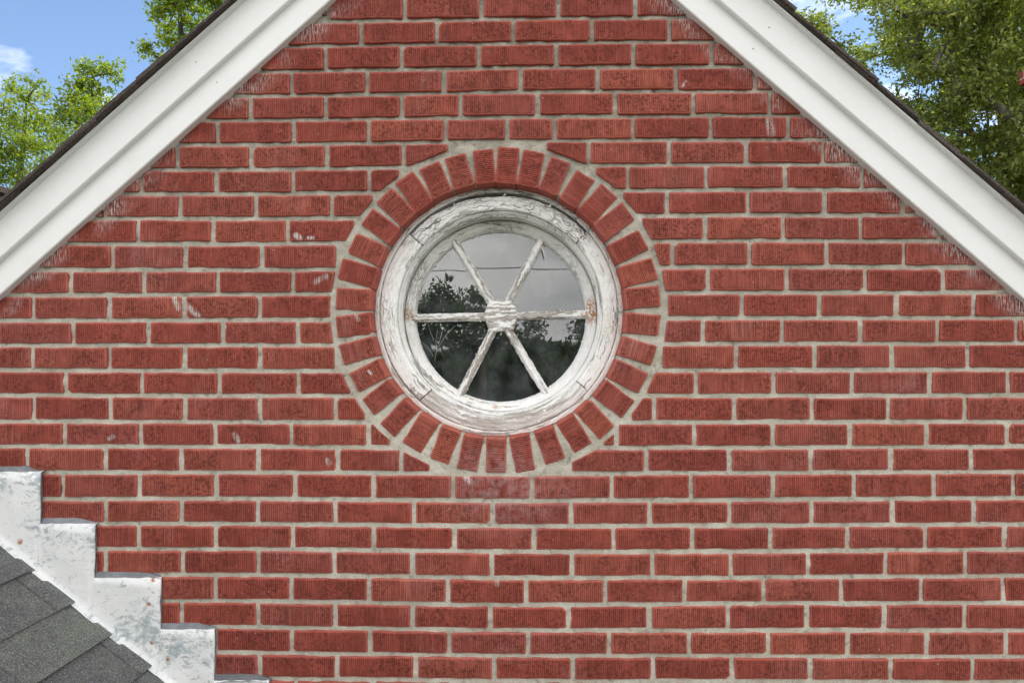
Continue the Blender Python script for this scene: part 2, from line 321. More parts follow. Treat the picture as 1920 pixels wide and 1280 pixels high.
M_BRICK = mat_brick(); M_MORTAR = mat_mortar(); M_TRIM = mat_trim(); M_FAR = mat_bricktex()
M_PEEL = mat_peel('peeling_paint', 0.12); M_PEEL_BARE = mat_peel('peeling_paint_worn', 0.30, 0.16); M_SASH = mat_peel('sash_paint', 0.0); M_MUNT = mat_peel('muntin_paint', 0.36)
M_FLASH = mat_flash(); M_GLASS = mat_glass()
M_ROOF = mat_shingle('roof_shingle', (0.13, 0.128, 0.13), (0.18, 0.20, 0.165), (0.40, 0.42, 0.40))
M_ROOFDARK = mat_shingle('roof_shingle_dark', (0.070, 0.055, 0.046), (0.105, 0.086, 0.073), (0.17, 0.15, 0.135))
M_SEAL = mat_simple('grey_lead', (0.13, 0.14, 0.15), (0.24, 0.25, 0.26), 30, 0.6, 0.003)
M_BARK = mat_simple('bark', (0.10, 0.085, 0.065), (0.22, 0.20, 0.165), 22, 0.95, 0.02)
M_WIRE = mat_simple('black_cable', (0.012, 0.012, 0.012), (0.03, 0.03, 0.03), 40, 0.6)
M_POLE = mat_simple('weathered_pole', (0.11, 0.09, 0.07), (0.2, 0.17, 0.14), 15, 0.95)
M_NAIL = mat_simple('nail_steel', (0.2, 0.19, 0.18), (0.3, 0.28, 0.26), 60, 0.6)
M_WEB = mat_simple('cobweb', (0.5, 0.5, 0.48), (0.65, 0.65, 0.63), 60, 0.9)
M_SIDING = mat_simple('pale_siding', (0.45, 0.50, 0.54), (0.55, 0.60, 0.63), 6, 0.7)
M_DARK = mat_simple('attic_dark', (0.02, 0.018, 0.015), (0.035, 0.03, 0.025), 8, 0.95)  # near-black colour stands in for the unlit attic
def mat_grass():
    t = NT('lawn'); P = t.pos(); col = t.mix(t.ramp(t.noise(P, 0.4, 5), 0.3, 0.7), (0.045, 0.058, 0.026), (0.08, 0.085, 0.05))
    return t.done(col, 0.95, t.bump(t.noise(P, 30, 4), 0.05), 0.1)
M_GRASS = mat_grass()
M_LEAF_L = mat_leaf('leaf_yellow_green', (0.09, 0.17, 0.014), (0.22, 0.29, 0.022), (0.42, 0.42, 0.05))
M_LEAF_R = mat_leaf('leaf_oak', (0.10, 0.145, 0.035), (0.25, 0.29, 0.07), (0.48, 0.48, 0.16))
M_LEAF_D = mat_leaf('leaf_dark', (0.03, 0.065, 0.015), (0.065, 0.115, 0.024), (0.12, 0.16, 0.04))

# ------------------------------------------------------------------ ground
GZ = -4.6
g = MB(); g.add([(-900, -900, GZ), (900, -900, GZ), (900, 900, GZ), (-900, 900, GZ)], [(0, 1, 2, 3)]); g.build('ground', M_GRASS, kind='structure')

# ------------------------------------------------------------------ the house
house = link('brick_house', None, loc=(AX, 0, GZ), label='red brick house gable with white rake boards and a weathered round window', category='house')
HB = bpy.data.objects     # children are built in world coordinates and keep them through this offset:
def part(o, parent=None):
    o.parent = parent or house; o.matrix_parent_inverse = Matrix.Translation((-AX, 0, -GZ)) if parent is None else Matrix.Identity(4); return o
HALF = 1.92               # half width of the wall

# --- window opening, ring of bricks (pixel circle -> metres on the wall)
RCX, RCY = 933.5, 580.3
rc = px(RCX, RCY); RIN = (px(RCX+238, RCY).x-px(RCX-238, RCY).x)/2; PXM = RIN/238
R_OPEN = RIN-0.002

# --- mortar bed of the gable wall: fine uneven sheet round the bricks
def mdepth(x, z):
    hi = np.clip((z+0.25)/1.0, 0, 1)
    return np.maximum(0.0040+0.0048*hi+(vnoise(x*42+9, z*42+3)-0.5)*0.0062+(vnoise(x*120, z*120, 5)-0.5)*0.0030+(vnoise(x*9+4, z*9, 8)-0.5)*0.003, 0.0017)
STEP = 0.0062; GX0, GX1, GZ0, GZ1 = -1.60, 1.52, -0.98, 1.34
xs = np.arange(GX0, GX1+STEP/2, STEP); zs = np.arange(GZ0, GZ1+STEP/2, STEP)
X, Z = np.meshgrid(xs, zs); Y = mdepth(X, Z)
nx, nz = len(xs), len(zs); idx = np.arange(nx*nz).reshape(nz, nx)
quads = np.stack([idx[:-1, :-1], idx[:-1, 1:], idx[1:, 1:], idx[1:, :-1]], -1).reshape(-1, 4)
cx_ = (X[:-1, :-1]+STEP/2).ravel(); cz_ = (Z[:-1, :-1]+STEP/2).ravel()
keep = (np.hypot(cx_-rc.x, cz_-rc.z) > RIN+0.05) & (cz_ < AZ+0.07-RSL*np.abs(cx_-AX))
me = bpy.data.meshes.new('mortar_bed'); me.from_pydata(np.stack([X.ravel(), Y.ravel(), Z.ravel()], 1).tolist(), [], quads[keep].tolist()); me.update()
bm_ = bmesh.new(); bm_.from_mesh(me); bmesh.ops.delete(bm_, geom=[v for v in bm_.verts if not v.link_faces], context='VERTS'); bm_.to_mesh(me); bm_.free()
me.polygons.foreach_set('use_smooth', [True]*len(me.polygons))
wall = link('gable_wall', me, M_MORTAR); part(wall)
# wall parent frame: sub-parts of the wall live in world coordinates too
def sub(o, p): o.parent = p; o.matrix_parent_inverse = Matrix.Identity(4); return o
# mortar of the ring joints with its return into the opening
va = []; fa = []; NA = 420; prof = [(RIN+0.075, None), (RIN+0.06, None), (RIN+0.045, None), (RIN+0.03, None), (RIN+0.016, None), (RIN+0.008, None), (RIN+0.0058, 0.014), (RIN+0.0055, 0.03), (RIN+0.005, 0.075), (RIN+0.005, 0.20)]
for i in range(NA):
    a = 2*PI*i/NA
    for r, dy in prof:
        x, z = rc.x+r*math.cos(a), rc.z+r*math.sin(a)
        va.append((x, float(mdepth(x, z))-0.0006 if dy is None else dy, z))
k = len(prof)
for i in range(NA):
    for j in range(k-1): fa.append((i*k+j, ((i+1) % NA)*k+j, ((i+1) % NA)*k+j+1, i*k+j+1))
sub(link('ring_mortar', mesh('ring_mortar', va, fa, True), M_MORTAR), wall)
# the rest of the wall sheet, outside the picture
q = MB(); zl = AZ-RSL*HALF+0.07
q.add([(AX-HALF, .007, GZ), (GX0, .007, GZ), (GX0, .007, AZ+.07-RSL*(AX-GX0)), (AX-HALF, .007, zl)], [(0, 1, 2, 3)])
q.add([(GX1, .007, GZ), (AX+HALF, .007, GZ), (AX+HALF, .007, zl), (GX1, .007, AZ+.07-RSL*(GX1-AX))], [(0, 1, 2, 3)])
q.add([(GX0, .007, GZ), (GX1, .007, GZ), (GX1, .007, GZ0), (GX0, .007, GZ0)], [(0, 1, 2, 3)])
q.add([(AX-.12, .007, GZ1-.02), (AX+.12, .007, GZ1-.02), (AX, .007, AZ+.07)], [(0, 1, 2)])
sub(q.build('wall_sheet', M_MORTAR), wall)

# --- bricks
def brick_geo(poly, c, rot=0.0, y0=0.0, yb=0.03, rough=1.0):
    """outline (x,z) in metres -> verts/faces local to c, with chipped edge, rounded arris and a smooth border"""
    poly = ccw(poly); ca, sa = math.cos(-rot), math.sin(-rot)
    loc = [((x-c[0])*ca-(z-c[1])*sa, (x-c[0])*sa+(z-c[1])*ca) for x, z in poly]
    # round corners and split the long edges
    out = []; n = len(loc)
    for i in range(n):
        a, b, d = loc[i-1], loc[i], loc[(i+1) % n]
        la = math.hypot(a[0]-b[0], a[1]-b[1]); ld = math.hypot(d[0]-b[0], d[1]-b[1]); k = random.uniform(.0015, .0038)
        if random.random() < .06: k *= 2.6
        ka, kd = min(k/max(la, 1e-6), .3), min(k/max(ld, 1e-6), .3)
        out.append((b[0]+(a[0]-b[0])*ka, b[1]+(a[1]-b[1])*ka)); out.append((b[0]+(d[0]-b[0])*kd, b[1]+(d[1]-b[1])*kd))
        ns = int(ld/.032)
        for s in range(1, ns+1):
            f = s/(ns+1); w = random.uniform(-.0014, .0010)*rough; nxn, nzn = (d[1]-b[1])/ld, -(d[0]-b[0])/ld
            out.append((b[0]+(d[0]-b[0])*f+nxn*w, b[1]+(d[1]-b[1])*f+nzn*w))
    n = len(out); mx_, mz_ = sum(p[0] for p in out)/n, sum(p[1] for p in out)/n
    hx = max(abs(p[0]-mx_) for p in out); hz = max(abs(p[1]-mz_) for p in out)
    def inset(dist):
        kx, kz = max(.45, 1-dist/hx), max(.45, 1-dist/hz)
        return [(mx_+(x-mx_)*kx, mz_+(z-mz_)*kz) for x, z in out]
    bev = .0016; i1, i2 = inset(bev), inset(.0062)
    V = [(x, yb, z) for x, z in out]+[(x, y0+bev*1.2, z) for x, z in out]+[(x, y0, z) for x, z in i1]+[(x, y0-.0002, z) for x, z in i2]
    F = []
    for j in range(3):
        for i in range(n): F.append((j*n+i, j*n+(i+1) % n, (j+1)*n+(i+1) % n, (j+1)*n+i))
    F = [f[::-1] for f in F]; F = [tuple(f) for f in F]
    F.append(tuple(range(3*n, 4*n)))
    E = [1.0]*(3*n)+[0.0]*n
    # faces were made for counter-clockwise outlines seen from -Y; flip sides so that normals look outward
    F = [f[::-1] for f in F[:-1]]+[F[-1]]
    return V, F, E
N_BRICK = [0]
def make_brick(name, poly, c, rot=0.0, yb=0.03):
    tilt = random.uniform(-.0011, .0011)
    V, F, E = brick_geo(poly, c, rot, random.uniform(-.0014, .0010), yb)
    me = mesh(name, V, F); fattr(me, 'rnd', [random.random()]*len(V)); fattr(me, 'edge', E)
    o = link(name, me, M_BRICK, loc=(c[0], 0, c[1]), rot=(tilt, -rot, 0)); sub(o, wall); N_BRICK[0] += 1
    return o
XS = [100, 504, 960, 1381, 1850]
ROWS = [   # brick tops in the photo at the five columns above | head joints left to right ('|' = the ring stands in the course)
 ('-5 -5 -8 -11 -11', '614.7 758.6 902 1047 1191.6 1337'),
 ('46 46 38.6 35 35', '532 676 819 963 1109.6 1257 1402'),
 ('91 91 84 81 81', '466 609.7 753 897.6 1043 1188 1335 1480'),
 ('138 138 130 128 128', '404 545.9 687.7 831.5 976 1122 1269 1417 1560'),
 ('183 183 176 174 174', '326 468.6 609.7 752 863.4 1007.8 1154 1301 1444.6 1590'),
 ('229 229 223 220 220', '265 407 549 690.4 835 951.7 1040.4 1188 1333.7 1479 1625'),
 ('275 275 268 265 265', '190 331.5 470.3 612 756 | 1104 1254.7 1401 1545 1690'),
 ('321 321 315 312 312', '122 263.7 404.8 547.5 691 | 1177.5 1325 1472.5 1617.6 1763'),
 ('367 367 362 359 359', '53 194.8 336.6 479.3 621.4 | 1251 1403.6 1547.7 1695 1840'),
 ('413.5 413.5 410 407 407', '117 258 398 539 | 1323 1470 1615 1762'),
 ('461 461 458 455 455', '68 209 346.7 489.8 | 1262.5 1406 1551 1696 1842'),
 ('509.6 510 507 504 505', '-8 132 268.7 407 548.5 | 1328.7 1476.5 1622 1768.7 1915'),
 ('557 555 554 552.6 552', '-80 61.5 204 344 485.4 | 1392.5 1537 1681.4 1828 1974'),
 ('604.7 604 602 600 600', '-6 136 277 416.5 557.6 | 1319.6 1467 1614 1759.7 1907.5 2054'),
 ('651 651 649.5 648 647.7', '-80 60.5 204 346 487 | 1381.8 1528 1673 1815.8 1960'),
 ('697.7 699 698.5 697.7 697', '-20 122 265.4 410.5 560 | 1306 1452 1598 1744 1891 2038'),
 ('745 746 746 745.7 745', '-80 62.8 206.6 346 487 629 | 1226.8 1377.4 1523.5 1666 1810 1957'),
 ('793.8 795 796 795 794.5', '-23 120 263 403 546 690.4 | 1156 1302.5 1449.6 1594 1738.5 1888.7 2036'),
 ('840.5 841.5 844 843 841', '-95 50 197 339.5 483.7 632.5 752.5 | 1212 1368 1521 1670.7 1821.5 1970'),
 ('889.6 889.6 893 890 888.6', '-28 116.6 261 404.8 552.6 700.5 849 997 1146.6 1296.8 1449.6 1602.5 1751 1901.4 2050'),
 ('939 939 943.4 941 938', '-90 54 196.5 340 482.7 628 776 923 1071 1218.4 1369 1521.9 1673.7 1826.5 1975'),
 ('986 986 990.4 989 986.7', '-30 115 260 403.8 549 699.5 851.6 1001.8 1150.6 1298.5 1445.6 1589.7 1735.8 1885 2033'),
 ('1033 1033 1038.8 1038 1034', '52 197 342.6 483.7 626.5 773.7 922 1073.3 1224.5 1370.7 1516 1662 1810.7 1960'),
 ('1081 1082 1087.8 1087 1084', '116 260 403 545.9 692 838.9 987 1136 1284 1432 1578 1728.4 1882 2030'),
 ('1130 1131.5 1138.9 1135.5 1134.5', '196 340 483 628 772.7 918.8 1066.6 1217.8 1365.7 1513.5 1658.6 1810 1960'),
 ('1178 1180 1186.6 1186 1186', '258 402 546.9 693.7 842 990 1142 1292.4 1441 1589.7 1738.5 1888 2036'),
 ('1226 1228 1233.6 1233.6 1235.6', '341 486.4 632 779.4 926 1075 1225 1373 1520 1671 1824.8 1972'),
 ('1275 1276 1281 1281 1283', '262 408 554 700 848 997 1147 1296 1446 1594 1743 1892 2040')]
TOPS = [[float(v) for v in r[0].split()] for r in ROWS]
TOPS.append([v+48.5 for v in TOPS[-1]])
def rtop(i, x): return float(np.interp(x, XS, TOPS[i]))
RCUT = (306+10)*PXM
def clip_ring(p, zmid, side):
    dz = zmid-rc.z
    if abs(dz) >= RCUT-.001: return p
    dx = math.sqrt(RCUT**2-dz**2)*side; nx_, nz_ = dx/RCUT, dz/RCUT       # keep the outside of the tangent there
    p = clip(p, -nx_, -nz_, -(nx_*(rc.x+dx)+nz_*zmid))
    if len(p) < 3: return p
    zz_ = [q_[1] for q_ in p]; hh_ = max(zz_)-min(zz_)
    for _ in range(60):              # the mason broke the thin tip off
        e_ = max(-side*q_[0] for q_ in p); s_ = clip(p, -side, 0, e_-.004); u_ = clip(p, side, 0, -(e_-.006))
        zu = [q_[1] for q_ in u_]
        if len(u_) < 3 or max(zu)-min(zu) > .34*hh_ or len(s_) < 3: break
        p = s_
    return p
def clip_rake(p):
    for s in (-1, 1): p = clip(p, s*RS, RC, s*RS*AX+RC*AZ+0.05)
    return p
cand = []                       # (visible area, polygon)
row_left = []; row_right = []   # last joints of each course in metres, to carry the courses past the frame
for i, (tp, js) in enumerate(ROWS):
    spans = []
    if '|' in js:
        a, b = js.split('|'); a = [float(v) for v in a.split()]; b = [float(v) for v in b.split()]
        spans = [(a[k], a[k+1], 0) for k in range(len(a)-1)]+[(a[-1], a[-1]+143, -1), (b[0]-143, b[0], 1)]+[(b[k], b[k+1], 0) for k in range(len(b)-1)]
    else:
        a = b = [float(v) for v in js.split()]; spans = [(a[k], a[k+1], 0) for k in range(len(a)-1)]
    row_left.append(px(a[0], rtop(i, a[0])).x); row_right.append(px(b[-1], rtop(i, b[-1])).x)
    for x0, x1, side in spans:
        g_ = random.uniform(3.7, 5.2); xl, xr = x0+g_, x1-random.uniform(3.7, 5.2)
        bh = (rtop(i+1, (xl+xr)/2)-rtop(i, (xl+xr)/2))*0.822
        j = lambda s=.7: random.uniform(-s, s)
        pp = [(xl+j(), rtop(i, xl)+j()), (xr+j(), rtop(i, xr)+j()), (xr+j(), rtop(i, xr)+bh+j()), (xl+j(), rtop(i, xl)+bh+j())]
        w = [(p.x, p.z) for p in (px(*q_) for q_ in pp)]
        zm = px((x0+x1)/2, rtop(i, (x0+x1)/2)+bh/2).z
        if side: w = clip_ring(w, zm, side)
        w = clip_rake(w)
        if area(w) < 1e-4: continue
        vis = [(x, z) for x, z in w]
        for s in (-1, 1): vis = clip(vis, s*RS, RC, s*RS*AX+RC*AZ-0.004)
        lo, hi_ = px(0, 1280), px(1920, 1280); vis = clip(clip(clip(vis, -1, 0, 1.402), 1, 0, 1.316), 0, -1, -lo.z)
        cand.append((area(vis) if len(vis) > 2 else 0.0, w))
inview = sorted([c_ for c_ in cand if c_[0] > 1.5e-4], key=lambda c_: -c_[0]); rest = [c_[1] for c_ in cand if c_[0] <= 1.5e-4]
print('bricks in view', len(inview))
for a_, w in inview[:300]:
    xa = [p[0] for p in w]; za = [p[1] for p in w]; make_brick('brick', w, ((min(xa)+max(xa))/2, (min(za)+max(za))/2))
small = [w for a_, w in inview[300:]]
# courses carried on beyond the frame, up to the apex, down to the ground and out to the corners
PITCHX, PITCHZ = 0.2063, 0.0677
def spanrow(x0, x1, z, h):
    xa, xb = max(x0+.006, AX-HALF), min(x1-.006, AX+HALF)
    if xb-xa > .01: rest.append(clip_rake([(xa, z-h), (xb, z-h), (xb, z), (xa, z)]))
for i in range(len(ROWS)):
    zl_, zr_ = px(0, rtop(i, 100)).z, px(1920, rtop(i, 1850)).z; x = row_left[i]
    while x > AX-HALF: spanrow(x-PITCHX, x, zl_, .0565); x -= PITCHX
    x = row_right[i]
    while x < AX+HALF: spanrow(x, x+PITCHX, zr_, .0565); x += PITCHX
zt = px(960, rtop(0, 960)).z
for k in range(1, 6):
    for s in range(-4, 5): spanrow(s*PITCHX+(k % 2)*.1, (s+1)*PITCHX+(k % 2)*.1, zt+k*PITCHZ, .0565)
zt = px(960, TOPS[-1][2]).z; k = 0
while zt-k*PITCHZ > GZ+.06:
    for s in range(-11, 11): spanrow(s*PITCHX+(k % 2)*.1, (s+1)*PITCHX+(k % 2)*.1, zt-k*PITCHZ, .0565)
    k += 1
VV = []; FF = []; RR = []; EE = []
for w in small:
    V, F, E = brick_geo(w, (0, 0)); b = len(VV); VV += V; FF += [tuple(i+b for i in f) for f in F]; RR += [random.random()]*len(V); EE += E
if VV:
    me = mesh('cut_bricks', VV, FF); fattr(me, 'rnd', RR); fattr(me, 'edge', EE); sub(link('cut_bricks', me, M_BRICK, kind='stuff'), wall)
mb = MB()
for w in rest:
    if area(w) > 1e-4: mb.prism(ccw(w), 0.0, .03, random.random())
o = mb.build('outer_bricks', M_BRICK, kind='stuff'); fattr(o.data, 'edge', [0.0]*len(o.data.vertices)); sub(o, wall)

# --- ring of header bricks on edge round the window
RING = [(951, 306), (996, 312), (1041, 326), (1085, 350), (1122, 380), (1152, 415), (1180, 462), (1199, 510), (1206, 557), (1205, 607), (1196, 657), (1177, 705), (1149, 746), (1113, 783), (1076, 812),
        (1030, 834), (980, 850), (930, 855), (881, 851), (834, 836), (788, 812), (749, 782), (716, 743), (690, 704), (673, 656), (664, 609), (664, 561), (670, 512), (685, 466), (708, 420), (738, 383), (773, 354), (814, 331), (860, 316), (908, 308)]
for xq, yq in RING:
    p = px(xq, yq); a = math.atan2(p.z-rc.z, p.x-rc.x)
    ri = RIN+random.uniform(.000, .003); ro = 306*PXM+random.uniform(-.005, .003); w = random.uniform(37.5, 41.5)*PXM/2; k = random.uniform(-.02, .02)
    cr_ = (ri+ro)/2; c = (rc.x+cr_*math.cos(a), rc.z+cr_*math.sin(a)); e1 = (math.cos(a+k), math.sin(a+k)); e2 = (-e1[1], e1[0]); hl = (ro-ri)/2
    j = lambda: random.uniform(-.0012, .0012)
    poly = [(c[0]+e1[0]*(sx*hl+j())+e2[0]*(sy*w+j()), c[1]+e1[1]*(sx*hl)+e2[1]*(sy*w+j())) for sx, sy in ((-1, -1), (1, -1), (1, 1), (-1, 1))]
    make_brick('ring_brick', poly, c, a+k, .085)

# --- round window
win = link('round_window', None); part(win); 
def circ(cx, cy, r, depth):      # pixel circle -> centre and radius in metres on that depth
    c = px(cx, cy, depth); return c, r*(D+depth)/FPX/ (fw.y)
def lathe(stations, a0, a1, n, mat, name, amp=0.0008, closed=False, vstart=0.0, uoff=0.0, dent=None):
    """stations: (centre, radius, depth); sweeps from angle a0 to a1"""
    V = []; F = []; UV = []; k = len(stations); vl = [vstart]
    for s in range(1, k): vl.append(vl[-1]+math.hypot(stations[s][1]-stations[s-1][1], stations[s][2]-stations[s-1][2]))
    cnt = n if closed else n+1
    for i in range(cnt):
        a = a0+(a1-a0)*i/n
        for s, (c, r, d) in enumerate(stations):
            q_ = float(vnoise(a*26+uoff, vl[s]*90, 3))-.5; q2 = float(vnoise(a*90+uoff, vl[s]*160, 9))-.5
            if dent: r = r-dent(a)*max(0.0, min(1.0, (r-stations[0][1]+.02)/.02))
            V.append((c.x+(r+q2*amp*.7)*math.cos(a), d+(q_*1.2+q2)*amp, c.z+(r+q2*amp*.7)*math.sin(a))); UV.append((a*.28+uoff, vl[s]))
    for i in range(n):
        i2 = (i+1) % cnt
        for s in range(k-1): F.append((i*k+s, i2*k+s, i2*k+s+1, i*k+s+1))
    if not closed: F.append(tuple(range(k))); F.append(tuple(range(n*k+k-1, n*k-1, -1)))
    me = mesh(name, V, F, True); ul = me.uv_layers.new(name='UVMap')
    for li, l in enumerate(me.loops): ul.data[li].uv = UV[l.vertex_index]
    fattr(me, 'rnd', [random.random()]*len(V))
    o = link(name, me, mat); sub(o, win); return o
def dense(st, sub_=6):
    out = []
    for a, b in zip(st, st[1:]):
        l = math.hypot(a[1]-b[1], a[2]-b[2]); n = max(1, int(l/.004))
        for s in range(n):
            f = s/n; out.append((a[0].lerp(b[0], f), a[1]+(b[1]-a[1])*f, a[2]+(b[2]-a[2])*f))
    out.append(st[-1]); return out
DC = 0.050       # depth of the casing face behind the brick face
C1, R1 = circ(937.0, 585.5, 194, DC); Co = rc.copy(); Co.y = DC; RO = RIN+.004
Cm, Rm = circ(938.5, 592, 181, .120); Cg, Rg = circ(939.5, 594.5, 158, .155)
# outer staff strip against the bricks, then four casing boards, bead and sash
lathe(dense([(Co, RO, .12), (Co, RO, DC+.004), (Co, RO-.0135, DC+.001), (Co, RO-.0145, DC+.004), (Co, RO-.0145, .12)]), 0, 2*PI, 300, M_PEEL, 'outer_strip', .0016, True)
def gapfn(a): return 0
seams = [rad(42), rad(139), rad(228.5), rad(318), rad(402)]
for i in range(4):
    a0, a1 = seams[i]+.004, seams[i+1]-.004
    n = 110; gap = [.0058, .0022, .0012, .0015][i]; ro = RO-.0145-gap
    c_ = Co.copy()
    if i == 0: c_.z -= .0016
    st = dense([(c_, ro, .12), (c_, ro, DC+.002), (c_, ro-.002, DC), (C1.lerp(Co, .5), (ro+R1+.003)/2, DC-.0005), (C1, R1+.003, DC), (C1, R1, DC+.003), (C1, R1-.001, DC+.010)])
    lathe(st, a0, a1, n, M_PEEL_BARE if i == 2 else M_PEEL, 'casing_board', .0011, False, 0, i*3.7, (lambda a: .0052*math.exp(-((a-rad(93))/.19)**2)+.0026*math.exp(-((a-rad(116))/.09)**2)+(float(vnoise(a*40, 2.0))-.5)*.0022) if i == 0 else (lambda a: (float(vnoise(a*40, 2.0))-.5)*.0016))
Cb = C1.lerp(Cm, .45)
lathe(dense([(C1, R1+.004, .13), (C1, R1-.001, DC+.011), (C1, R1-.004, DC+.012), (Cb, R1-.008, DC+.022), (Cb, R1-.011, DC+.024), (Cb, R1-.013, DC+.034), (Cm, Rm+.006, .088), (Cm, Rm+.001, .118), (Cm, Rm+.001, .14)]), 0, 2*PI, 320, M_PEEL, 'bead_moulding', .0009, True, 0, 21)
Cs = Cm.lerp(Cg, .5)
lathe(dense([(Cm, Rm+.004, .165), (Cm, Rm-.001, .124), (Cm, Rm-.004, .122), (Cs, (Rm+Rg)/2+.002, .126), (Cg, Rg+.005, .137), (Cg, Rg, .150), (Cg, Rg+.001, .165)]), 0, 2*PI, 340, M_SASH, 'sash_ring', .0030, True, 0, 33)
GD = 0.150       # front of the glass
hubp = px(937.5, 593, .132)
ends = [(1101, 589), (1012, 457), (853, 456), (777, 596), (864, 737), (1022, 734)]
dirs = []
for ex, ey in ends:
    e = px(ex, ey, .140); dirs.append((math.atan2(e.z-hubp.z, e.x-hubp.x), math.hypot(e.x-hubp.x, e.z-hubp.z)))
def uvbox(V, F, UV, mat, name, parent):
    me = mesh(name, V, F, False); ul = me.uv_layers.new(name='UVMap')
    for li, l in enumerate(me.loops): ul.data[li].uv = UV[l.vertex_index]
    fattr(me, 'rnd', [random.random()]*len(V)); return sub(link(name, me, mat), parent)
for i, (a, ln) in enumerate(dirs):
    ex, ez = math.cos(a), math.sin(a); fx, fz = -ez, ex; V = []; F = []; UV = []
    prof = [(-.0118, .150), (-.0112, .141), (-.0060, .1325), (-.0052, .1300), (.0, .1292), (.0052, .1300), (.0060, .1325), (.0112, .141), (.0118, .150)]
    n = 46; s0 = .026; s1 = ln+.010
    for k in range(n+1):
        s = s0+(s1-s0)*k/n
        for q_, (w, d) in enumerate(prof):
            j = (float(vnoise(s*130+i*9, q_*1.7, 2))-.5)*.0034; j2 = (float(vnoise(s*160+i*5, q_*2.1, 6))-.5)*.0028
            V.append((hubp.x+ex*s+fx*(w+j), d+j2, hubp.z+ez*s+fz*(w+j))); UV.append((s+i*2.1, w+.03*i))
    m_ = len(prof)
    for k in range(n):
        for q_ in range(m_-1): F.append((k*m_+q_, k*m_+q_+1, (k+1)*m_+q_+1, (k+1)*m_+q_))
    F.append(tuple(range(m_))); F.append(tuple(range(n*m_+m_-1, n*m_-1, -1)))
    uvbox(V, F, UV, M_MUNT, 'muntin', win)
# hub block where the bars meet: an uneven hexagon with two grooves of the cross bar
hex_ = [(906, 592), (917, 562), (961, 562), (972, 590), (962, 620), (918, 622)]
hw = [px(x, y, .127) for x, y in hex_]; V = []; F = []; UV = []
rings = [(1.03, .150), (1.0, .134), (.94, .1265), (.75, .1255), (.45, .1262), (.12, .1258)]
nh = 48
def hexpt(f):
    f = (f % 1)*6; i = int(f); return hw[i].lerp(hw[(i+1) % 6], f-i)
for s, d in rings:
    for k in range(nh):
        p = hexpt(k/nh); x = hubp.x+(p.x-hubp.x)*s; z = hubp.z+(p.z-hubp.z)*s; q_ = float(vnoise(x*200, z*200, 4))-.5; q2 = float(vnoise(x*420, z*420, 7))-.5
        groove = .0022*(math.exp(-((z-hubp.z-.008)/.0012)**2)+math.exp(-((z-hubp.z+.008)/.0012)**2)) if s < .96 else 0
        V.append((x+q2*.002*(s > .9), d+q_*.002+groove, z+q2*.002*(s > .9))); UV.append((x, z))
for j in range(len(rings)-1):
    for k in range(nh): F.append((j*nh+k, j*nh+(k+1) % nh, (j+1)*nh+(k+1) % nh, (j+1)*nh+k))
F.append(tuple(range((len(rings)-1)*nh, len(rings)*nh)))
F = [f[::-1] for f in F]
uvbox(V, F, UV, M_MUNT, 'hub_block', win)
# six panes, each its own sheet of old glass, set very slightly out of true
order = sorted(dirs, key=lambda q_: q_[0] % (2*PI)); angs = [q_[0] % (2*PI) for q_ in order]; angs = sorted(angs)
for i in range(6):
    a0, a1 = angs[i], angs[(i+1) % 6]+(2*PI if i == 5 else 0)
    pts = [(hubp.x+.012*math.cos((a0+a1)/2), hubp.z+.012*math.sin((a0+a1)/2))]
    for k in range(17):
        a = a0+.012+(a1-a0-.024)*k/16
        # distance from the hub to the sash circle
        ox, oz = hubp.x-Cg.x, hubp.z-Cg.z; bq = ox*math.cos(a)+oz*math.sin(a); rr = -bq+math.sqrt(bq*bq-(ox*ox+oz*oz)+(Rg+.006)**2)
        pts.append((hubp.x+rr*math.cos(a), hubp.z+rr*math.sin(a)))
    pm = (sum(p[0] for p in pts)/18, sum(p[1] for p in pts)/18)
    b = MB(); b.prism(ccw([(x-pm[0], z-pm[1]) for x, z in pts]), -.0012, .0012, random.random())
    o = b.build('pane', M_GLASS); o.location = (pm[0], .1515, pm[1]); tl = [(0, 0), (.001, .002), (-.002, -.001), (.001, .001), (.002, -.002), (.006, -.004)][i]
    o.rotation_euler = (tl[0], 0, tl[1]); sub(o, win)
# loose flakes of paint curling off casing, sash and bars
def flakes(count, sampler, name):
    b = MB()
    for _ in range(count):
        c, nrm, sz = sampler(); nrm = Vector(nrm).normalized(); t1 = nrm.cross(Vector((random.uniform(-1, 1), random.uniform(-1, 1), random.uniform(-1, 1)))).normalized(); t2 = nrm.cross(t1)
        k = random.randint(5, 7); lift = random.uniform(.0003, .0018); st = random.uniform(.35, .9); v = []
        for q_ in range(k):
            a = 2*PI*q_/k+random.uniform(-.3, .3); r = sz*random.uniform(.6, 1.15)
            v.append(Vector(c)+t1*r*math.cos(a)+t2*r*st*math.sin(a)+nrm*(.0004+lift*(1+math.cos(a))*.6))
        v2 = [p-nrm*.0005 for p in v]
        b.add(v+v2, [tuple(range(k)), tuple(range(2*k-1, k-1, -1))]+[(i+k, (i+1) % k+k, (i+1) % k, i) for i in range(k)], random.random())
    o = b.build(name, M_FLAKE, kind='stuff'); sub(o, win)
M_FLAKE = mat_simple('paint_flake', (0.70, 0.69, 0.64), (0.80, 0.79, 0.76), 50, 0.6)
def s_ring():
    a = random.uniform(0, 2*PI)
    if random.random() < .5:
        r = random.uniform(R1+.004, RO-.02); return (Co.x+r*math.cos(a), DC-.0008, Co.z+r*math.sin(a)), (0, -1, 0), random.uniform(.0015, .0055)
    r = random.uniform(Rg-.001, Rg+.008); return (Cg.x+r*math.cos(a), .139, Cg.z+r*math.sin(a)), (-math.cos(a)*.5, -1, -math.sin(a)*.5), random.uniform(.001, .004)
